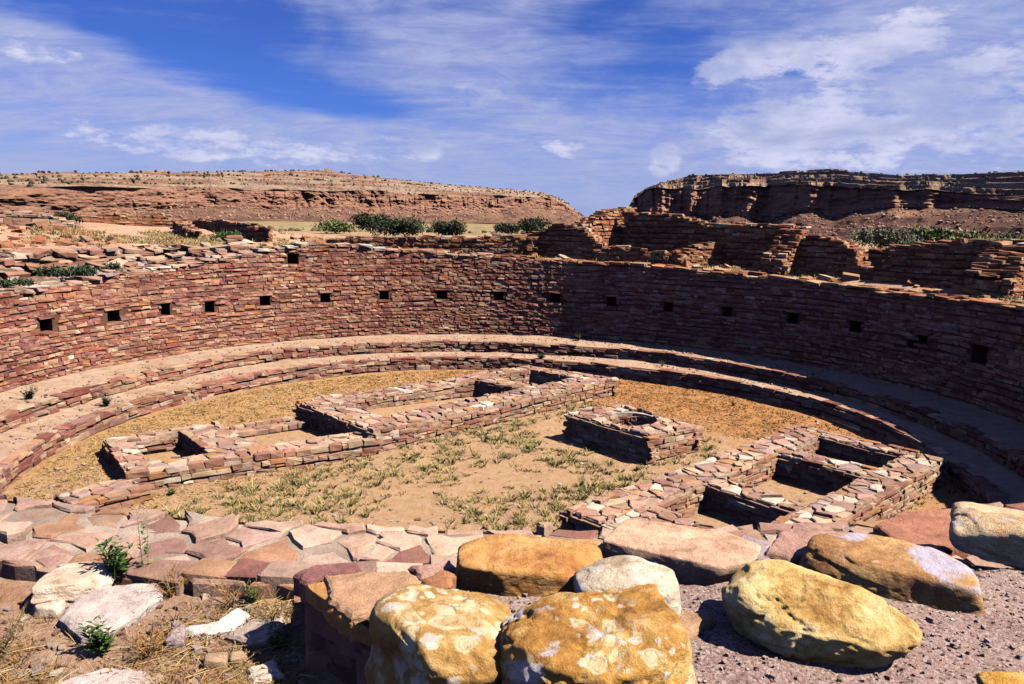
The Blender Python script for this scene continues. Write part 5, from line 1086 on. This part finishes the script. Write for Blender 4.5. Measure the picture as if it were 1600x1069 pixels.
# ------------------------------------------------------------ grass, weeds and shrubs
class Blades:
    def __init__(s, seed): s.B = {}; s.r = np.random.RandomState(seed)
    def _put(s, p, d, L, wd, col, bend, seg): s.B.setdefault(seg, []).append((p, d, L, wd, col, bend))
    def blade(s, p, d, L, wd, col, bend=0.3, seg=2):
        s._put(np.array(p, float)[None], np.array(d, float)[None], np.array([float(L)]), np.array([float(wd)]), np.array(col, float)[None], np.array([float(bend)]), seg)
    def tuft(s, p, n, h, spread, wd, cols, bend=.4, rad=.02):
        r = s.r; a = r.uniform(0, 6.283, n); e_ = r.uniform(.15, 1, n) ** .6 * spread; C = np.array(cols)[r.randint(len(cols), size=n)] * r.uniform(.75, 1.25, n)[:, None]
        q = rad * np.sqrt(r.rand(n)); ca, sa = np.cos(a), np.sin(a)
        P = np.stack((p[0] + q * ca, p[1] + q * sa, np.full(n, p[2] - .005)), 1); D = np.stack((ca * e_, sa * e_, np.ones(n)), 1)
        s._put(P, D, h * r.uniform(.5, 1.15, n), np.full(n, wd), C, np.full(n, bend), 2)
    def make(s, name, m=None, parent=None):
        Vs, Ls, Ts, Cs, base = [], [], [], [], 0
        for seg, lst in s.B.items():
            p, d, L, wd, col, bend = [np.concatenate([q[k] for q in lst]) for k in range(6)]; n = len(p)
            d = d / np.linalg.norm(d, axis=1)[:, None]; side = np.cross(d, s.r.normal(size=(n, 3))); side /= np.linalg.norm(side, axis=1)[:, None] + 1e-9
            off = np.stack((d[:, 0] * .5, d[:, 1] * .5, np.full(n, -.5)), 1); V = np.zeros((n, 2 * seg + 1, 3)); C = np.zeros((n, 2 * seg + 1, 3))
            for k in range(seg + 1):
                t = k / seg; q = p + d * (L * t)[:, None] + off * (bend * L * t * t)[:, None]
                if k < seg:
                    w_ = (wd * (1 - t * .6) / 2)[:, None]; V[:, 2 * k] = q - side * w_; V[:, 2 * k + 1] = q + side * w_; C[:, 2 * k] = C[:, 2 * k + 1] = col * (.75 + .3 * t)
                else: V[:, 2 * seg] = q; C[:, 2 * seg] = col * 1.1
            tmpl = []; tot = []
            for k in range(seg - 1): tmpl += [2 * k, 2 * k + 1, 2 * k + 3, 2 * k + 2]; tot.append(4)
            tmpl += [2 * seg - 2, 2 * seg - 1, 2 * seg]; tot.append(3)
            Ls.append((np.array(tmpl)[None] + (np.arange(n) * (2 * seg + 1))[:, None]).ravel() + base); Ts.append(np.tile(tot, n)); Vs.append(V.reshape(-1, 3)); Cs.append(C.reshape(-1, 3)); base += n * (2 * seg + 1)
        return mesh_np(name, np.concatenate(Vs), np.concatenate(Ls), np.concatenate(Ts), m or M_BLADE, np.concatenate(Cs), parent, False)
YG = [(0.50, 0.42, 0.13), (0.60, 0.48, 0.20), (0.42, 0.38, 0.10), (0.68, 0.54, 0.27)]
STRAW = [(0.58, 0.40, 0.16), (0.50, 0.30, 0.10), (0.64, 0.48, 0.24), (0.40, 0.20, 0.06)]
GRN = [(0.12, 0.16, 0.035), (0.17, 0.20, 0.05), (0.08, 0.12, 0.03)]
RUST = [(0.42, 0.17, 0.045), (0.52, 0.25, 0.07), (0.33, 0.12, 0.03), (0.56, 0.34, 0.12)]
from math import hypot
SOLID = [[a_, b_, d_, f_], [A0, A1, B1, (-3.96, 1.84)], [ra, rg, re_, rd], Q]
def inside(poly, x, y):
    c = False; n = len(poly)
    for i in range(n):
        (x1, y1), (x2, y2) = poly[i], poly[(i + 1) % n]
        if (y1 > y) != (y2 > y) and x < (x2 - x1) * (y - y1) / (y2 - y1) + x1: c = not c
    return c
def free(x, y): return not any(inside(P_, x, y) for P_ in SOLID)
B1_ = Blades(1000); r = B1_.r; n_t = 0
N_ = 15000; A_ = r.uniform(0, 6.283, N_); Q_ = 7.3 * np.sqrt(r.rand(N_)); XS, YS = Q_ * np.sin(A_), Q_ * np.cos(A_); ZS = floor_z(XS, YS); CL = fbm(XS * .9, YS * .9, 0, 3, 1001)
for x, y, z, cl, r0 in zip(XS, YS, ZS, CL, Q_):
    if not free(x, y): continue
    vv = .71 * x - .70 * y; uu = .70 * x + .71 * y; centre = vv > -1.6 and uu < 4.2 and vv < 6.4
    if centre and cl > -.22 + (.2 if r0 < 2.4 and x > .8 else 0):
        if r.rand() < (.62 if cl > .1 else .25): B1_.tuft((x, y, z), 20, r.choice([.05, .09, .13, .2], p=[.35, .35, .2, .1]) * r.uniform(.8, 1.3), .75, .013, YG if r.rand() < .75 else GRN + YG[:2], .5, .05)
        elif r.rand() < .6: B1_.tuft((x, y, z), 9, r.uniform(.03, .07), 1.2, .010, STRAW + YG[:1], .6, .07)
    elif not centre:
        B1_.tuft((x, y, z), 10, r.uniform(.03, .09), 1.3, .014, (RUST + STRAW[:1]) if (vv < -2.0 or uu > 4) and not (x < -4) else STRAW + RUST[1:2], .7, .09)
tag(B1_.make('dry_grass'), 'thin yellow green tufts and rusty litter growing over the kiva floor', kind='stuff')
B2_ = Blades(1010); r = B2_.r
def cloud(N, a0, a1, r0, r1, fs, thr, seed):
    AZ_ = np.radians(r.uniform(a0, a1, N)); RR_ = r.uniform(r0, r1, N); X_, Y_ = RR_ * np.sin(AZ_), RR_ * np.cos(AZ_); k = fbm(X_ * fs, Y_ * fs, 0, 3, seed) > thr
    return np.stack((X_[k], Y_[k], gz(X_[k], Y_[k])), 1)
for q in cloud(5200, -100, -28, 11.3, 17.5, .5, .02, 1011): B2_.tuft(q, 9, r.uniform(.08, .18), .8, .018, [(0.60, 0.42, 0.17), (0.50, 0.37, 0.14), (0.66, 0.48, 0.24)], .4, .1)
for q in cloud(2600, -100, 92, 10.05, 10.9, .8, .0, 1012): B2_.tuft(q, 7, r.uniform(.05, .16), .7, .014, GRN[:2] + YG + STRAW[:2], .4, .06)
for q in cloud(2600, -30, 95, 12, 40, .2, -.05, 1013): B2_.tuft(q, 6, r.uniform(.06, .18), .8, .025, STRAW + YG[:2], .4, .12)
for _R, _z in ((7.9, Z_B2), (8.9, Z_B1)):
    for k in range(260):
        az_ = r.uniform(-110, 60); x, y = pol(az_, _R + r.uniform(-.35, .45))
        if r.rand() < .5: B2_.tuft((x, y, _z - .02), 6, r.uniform(.02, .07), 1.1, .008, STRAW + GRN[:1], .5, .05)
tag(B2_.make('dry_grass'), 'yellow dry grass on the rise and the ledges around the kiva', kind='stuff')
# dry straw and weeds on the near ground
B3_ = Blades(1020); r = B3_.r
XS = r.uniform(-3.0, -.6, 14000); YS = r.uniform(-11.3, -9.97, 14000); ZS = gz(XS, YS); NS = fbm(XS * 2.2, YS * 2.2, 0, 3, 1021); ES = edge_x(YS)
for x, y, z, n_, ex in zip(XS, YS, ZS, NS, ES):
    if x > ex - .03 or n_ < -.02 or inside([(-1.5, -10.15), (-1.5, -9.93), (-1.27, -9.9), (-1.3, -10.2)], x, y): continue
    a = r.uniform(0, 6.28); B3_.blade((x, y, z + r.uniform(0, .015)), (math.cos(a), math.sin(a), r.uniform(-.02, .25)), r.uniform(.03, .13), .0034, np.array(STRAW[r.randint(4)]) * r.uniform(.8, 1.2), .15)
for k in range(130):
    x = r.uniform(-2.3, -.66); y = r.uniform(-10.7, -9.99)
    if x > edge_x(y) - .05: continue
    B3_.tuft((x, y, float(gz(x, y))), 14, r.uniform(.04, .10), .8, .003, STRAW + RUST[:2], .4, .02)
tag(B3_.make('straw_litter'), 'dry straw litter lying on the ground at the lower left', kind='stuff')
WG = 'dry weeds on the near ground'
def weed(p, n, h, spread, cols, label, seed, name='dry_weed', wd=.0032):
    t = Blades(seed); r = t.r
    for k in range(n):
        a = r.uniform(0, 6.283); e = r.uniform(.1, 1) * spread; L = h * r.uniform(.6, 1.1); c = np.array(cols[r.randint(len(cols))]) * r.uniform(.8, 1.2)
        d = np.array((math.cos(a) * e, math.sin(a) * e, 1)); d /= np.linalg.norm(d); t.blade((0, 0, 0), d, L, wd, c, .25, 3)
        for j in range(7):
            tt = r.uniform(.25, .95); q = d * L * tt + (np.array((d[0], d[1], 0)) * .5 - np.array((0, 0, .5))) * .25 * L * tt * tt; dd = d + r.normal(size=3) * .7
            t.blade(q, dd, L * r.uniform(.15, .38), wd * .7, c * r.uniform(.8, 1.2), .2)
    p = nearer(p, .96); o = t.make(name); o.location = (p[0], p[1], float(gz(*p)) - .004); tag(o, label, 'weed', WG)
weed((-1.25, -9.83), 26, .13, .9, RUST + STRAW[:2], 'reddish dry weed behind the smooth grey slab', 1031)
weed((-1.00, -9.88), 24, .14, .9, RUST[:2] + STRAW, 'rusty brown weed below the rim flagstones, between green plants', 1032)
weed((-1.17, -10.20), 30, .15, 1.1, RUST + STRAW[:2], 'spreading brown weed in front of the smooth grey slab', 1033)
weed((-1.66, -10.22), 34, .17, .9, [(0.30, 0.22, 0.11), (0.42, 0.26, 0.16), (0.24, 0.19, 0.07)], 'greyish weed clump left of the grey slab', 1034)
weed((-1.92, -10.10), 26, .14, .9, RUST[:1] + GRN[:1] + STRAW[:1], 'low mixed weed at the left edge of the photo', 1035)
weed((-0.80, -9.90 - .12), 24, .13, .9, STRAW + GRN[:1], 'thin straw coloured weed near the corner of the boulder wall', 1036)
weed((-1.74, -10.38), 26, .12, 1.0, [(0.35, 0.16, 0.08), (0.5, 0.34, 0.16)], 'reddish weed near the bottom left corner', 1037)
def leafy(p, stems, h, leafL, label, seed, spread=.35, dense=14, cols=((0.06, 0.13, 0.02), (0.09, 0.18, 0.03), (0.045, 0.10, 0.018)), z=None, leafW=.22, name='green_plant', cat='plant', group=None):
    if z is None: p = nearer(p, .96)
    zz = float(gz(*p)) if z is None else z
    root = empty(name, (p[0], p[1], zz), label, cat, group); r = np.random.RandomState(seed); S = Blades(seed + 1); V, F, C = [], [], []
    for k in range(stems):
        a = r.uniform(0, 6.283); e = r.uniform(.1, 1) * spread; L = h * r.uniform(.55, 1.05); d = np.array((math.cos(a) * e, math.sin(a) * e, 1)); d /= np.linalg.norm(d)
        S.blade(np.array((p[0], p[1], zz - .005)) + r.normal(size=3) * (.01, .01, 0), d, L, max(.004, h * .012), np.array((0.20, 0.20, 0.06)), .12, 3)
        for j in range(dense):
            t = (j + .7) / dense; q = np.array((p[0], p[1], zz)) + d * L * t; b_ = r.uniform(0, 6.283); up = r.uniform(.2, 1.1); ld = np.array((math.cos(b_), math.sin(b_), up)); ld /= np.linalg.norm(ld)
            l = leafL * (1.15 - .6 * t) * r.uniform(.7, 1.2); sd = np.cross(ld, (0, 0, 1)); sd /= np.linalg.norm(sd) + 1e-9; w_ = l * leafW; nrm = np.cross(sd, ld); b0 = len(V)
            V += [q, q + ld * l * .45 - sd * w_ + nrm * l * .06, q + ld * l - nrm * l * .12, q + ld * l * .45 + sd * w_ + nrm * l * .06]; F += [(b0, b0 + 1, b0 + 2), (b0, b0 + 2, b0 + 3)]
            C += [np.array(cols[r.randint(len(cols))]) * r.uniform(.7, 1.35)] * 4
    S.make('stems', M_TWIG, root); pyobj('leaves', V, F, M_LEAF, root, False, np.array(C))
    return root
leafy((-1.50, -9.745), 15, .20, .055, 'leafy green plant growing beside the whitish layered rock', 1040, .5, 16)
leafy((-1.405, -9.715), 3, .34, .035, 'tall spindly pale green stalk rising across the flagstones', 1041, .15, 15, ((0.20, 0.24, 0.06), (0.14, 0.19, 0.04)))
leafy((-1.335, -10.185), 12, .12, .045, 'green shoots in the shadow of the smooth grey slab', 1042, .7, 12)
leafy((-0.755, -10.125), 14, .08, .035, 'small bright green tuft near the dark end of the boulder wall', 1043, 1.0, 9, ((0.12, 0.20, 0.03), (0.18, 0.24, 0.06)), leafW=.12)
leafy((-2.05, -9.78), 12, .14, .045, 'green plant cut by the left edge of the photo', 1044, .6, 12)
leafy((-0.93, -9.865), 10, .11, .03, 'thin green sprigs under the rim flagstones', 1045, .8, 10, ((0.13, 0.18, 0.04), (0.09, 0.14, 0.03)), leafW=.12)
leafy((-1.18, -9.80 + .09), 7, .08, .025, 'tiny olive sprig against the flagstone edge', 1046, .9, 9, ((0.17, 0.19, 0.05),), leafW=.14)
PB = ((0.05, 0.085, 0.03), (0.07, 0.11, 0.04), (0.035, 0.06, 0.02))
leafy((-8.55, 1.05), 22, .26, .07, 'dark green weed on the upper bench at the far left', 1050, 1.3, 12, PB, Z_B1 - .01)
leafy((-7.52, 1.75), 20, .28, .07, 'bushy dark weed on the lower bench, near the left end', 1051, 1.1, 12, PB, Z_B2 - .01)
leafy((1.16, 7.42), 26, .22, .08, 'blue green mat of weed on the lower bench behind the raised vault', 1052, 1.9, 10, ((0.035, 0.085, 0.05), (0.05, 0.11, 0.06)), Z_B2 - .01)
leafy((2.28, 8.75), 16, .26, .07, 'green weed at the foot of the niched wall', 1053, .9, 10, PB, Z_B1 - .01)
leafy((4.25, 6.6), 10, .2, .05, 'sprig on the second bench where the wall shade begins', 1054, .9, 9, PB, Z_B2 - .01)
leafy((-4.72, -1.98), 14, .16, .045, 'dark weed against the front of the low left vault', 1055, 1.2, 9, PB, .0)
leafy((-6.15, -2.35), 16, .2, .05, 'grey green weed left of the tumbled wall stub', 1056, 1.0, 9, PB, .0)
leafy((2.33, -.62), 12, .16, .04, 'green sprig at the near corner of the square fire box', 1057, .7, 9, ((0.08, 0.15, 0.03),), .0)
leafy((1.35, -1.35), 16, .24, .05, 'greenest clump on the open floor left of the fire box corner', 1058, .7, 10, ((0.13, 0.17, 0.035), (0.18, 0.21, 0.05)), .0, .14)
leafy((6.75, -1.0), 12, .14, .04, 'pale green tuft on the outer corner of the right vault', 1059, 1.0, 9, ((0.16, 0.19, 0.06),), .42, .14)
leafy((4.45, -2.1), 12, .14, .04, 'bright green tuft at the edge of the middle pit', 1060, .9, 9, ((0.10, 0.18, 0.03),), .02, .14)
leafy((5.3, 3.9), 12, .18, .05, 'weed by the bench foot beyond the right vault', 1061, .9, 9, PB, 0)

def shrub(p, wd, h, label, seed, cols, leaves=2600, leaf=.14, group=None, name='shrub', lobes=7, dp=.8):
    zz = float(gz(*p)); root = empty(name, (p[0], p[1], zz), label, 'shrub', group); r = np.random.RandomState(seed); S = Blades(seed + 1); V, F, C = [], [], []
    cs = [(r.uniform(-.42, .42) * wd, r.uniform(-.42, .42) * wd * dp, h * r.uniform(.3, .68), r.uniform(.26, .42)) for k in range(lobes)]
    for (cx_, cy_, cz_, rad) in cs:
        d = np.array((cx_, cy_, cz_)); S.blade((p[0], p[1], zz - .05), d, np.linalg.norm(d) * 1.05, h * .035, np.array((0.16, 0.11, 0.07)), .05, 3)
        for j in range(4):
            dd = r.normal(size=3); dd[2] = abs(dd[2]); S.blade(np.array((p[0], p[1], zz)) + d * .7, dd, h * .4, h * .015, np.array((0.17, 0.12, 0.08)), .1, 2)
    for k in range(leaves):
        cx_, cy_, cz_, rad = cs[r.randint(lobes)]; v = r.normal(size=3); v /= np.linalg.norm(v); q = v * (r.rand() ** .4) * np.array((wd * rad, wd * rad * dp, h * rad)) * (1 + .35 * r.normal() * .5) + (cx_, cy_, cz_)
        if q[2] < .03: q[2] = abs(q[2]) + .02
        q = q + (p[0], p[1], zz); ld = r.normal(size=3); ld[2] += .7; ld /= np.linalg.norm(ld); sd = np.cross(ld, r.normal(size=3)); sd /= np.linalg.norm(sd) + 1e-9; l = leaf * r.uniform(.6, 1.4); b0 = len(V)
        V += [q, q + ld * l * .5 - sd * l * .22, q + ld * l, q + ld * l * .5 + sd * l * .22]; F.append((b0, b0 + 1, b0 + 2, b0 + 3)); C += [np.array(cols[r.randint(len(cols))]) * r.uniform(.65, 1.4)] * 4
    S.make('branches', M_TWIG, root); pyobj('foliage', V, F, M_LEAF, root, False, np.array(C))
DK = ((0.035, 0.055, 0.022), (0.05, 0.075, 0.03), (0.028, 0.042, 0.018)); LT = ((0.17, 0.22, 0.05), (0.22, 0.26, 0.07), (0.12, 0.16, 0.04)); GY = ((0.16, 0.18, 0.10), (0.20, 0.21, 0.12), (0.11, 0.125, 0.07))
SG = 'dark shrubs on the plain behind the kiva'
shrub((-8.75, 41.6), 2.6, 1.75, 'large dark shrub, leftmost of the dark shrubs behind the kiva wall', 1101, DK, 3400, .2, SG)
shrub((-6.75, 41.9), 2.0, 1.35, 'dark shrub touching the right side of the largest one', 1102, DK, 2600, .2, SG)
shrub((-3.95, 47.3), 2.3, 1.35, 'rounded dark shrub standing alone in the middle of the plain', 1103, DK, 3000, .2, SG)
shrub((2.7, 62.5), 3.0, 1.75, 'taller dark shrub nearest the small dark ruined wall', 1104, DK, 2800, .25, SG)
shrub((.9, 61.5), 2.2, 1.05, 'low dark shrub just left of the taller one by the ruins', 1105, DK, 1600, .25, SG)
shrub((-12.6, 45.5), 2.8, .95, 'pale green low shrub left of the dark ones', 1106, LT, 1800, .2, SG)
shrub((23.6, 27.8), 3.6, 1.25, 'bright green bush showing above the notched dark wall', 1107, LT, 3600, .22, 'bushes behind the ruined walls')
shrub((26.2, 27.0), 2.0, .75, 'green bush at the right end of the bright one', 1108, LT, 2600, .22, 'bushes behind the ruined walls')
shrub((16.9, 20.5), 2.4, 1.0, 'grey green feathery bush seen over the notch', 1109, GY, 3200, .16, 'bushes behind the ruined walls')
shrub((28.4, 20.0), 1.6, .8, 'green bush partly cut by the right edge of the photo', 1110, LT, 2000, .2, 'bushes behind the ruined walls')
shrub((-8.2, 10.7), .75, .42, 'small round green bush in front of the long dark wall on the rise', 1111, ((0.06, 0.12, 0.03), (0.09, 0.15, 0.04)), 900, .08)
shrub((-14.2, 12.4), 1.2, .4, 'dark scrub on top of the far left heap', 1112, DK, 900, .1)
shrub((-9.32, 3.9), .95, .36, 'dark green weeds on the ledge behind the left rim, widest clump', 1113, ((0.03, 0.065, 0.03), (0.045, 0.085, 0.035)), 1400, .08, dp=.5)
shrub((-9.75, 2.75), .7, .22, 'green weeds on the ledge at the left edge', 1114, ((0.03, 0.065, 0.03), (0.045, 0.085, 0.035)), 800, .07, dp=.6)
shrub((-8.85, 5.0), .3, .25, 'small green weed on the ledge right of the widest clump', 1115, ((0.03, 0.065, 0.03), (0.045, 0.085, 0.035)), 400, .06)
shrub((4.55, 9.45), .7, .26, 'bluish green weed at the foot of the rubble wall', 1116, ((0.04, 0.085, 0.05), (0.06, 0.11, 0.06)), 700, .07)
shrub((3.0, 9.75), .35, .2, 'small weed beside the humped dark wall', 1117, LT, 300, .07)
# a twig of dead brush lying in the middle pit
tb_ = Blades(1120)
for k in range(9): tb_.blade((4.75, -1.0, .05), (tb_.r.uniform(-.8, .8), tb_.r.uniform(-1, 0.2), 1), tb_.r.uniform(.25, .45), .008, np.array((0.34, 0.25, 0.2)), .2, 3)
tag(tb_.make('dead_branch', M_TWIG), 'dead bare branch lying in the shade of the middle pit', 'branch')
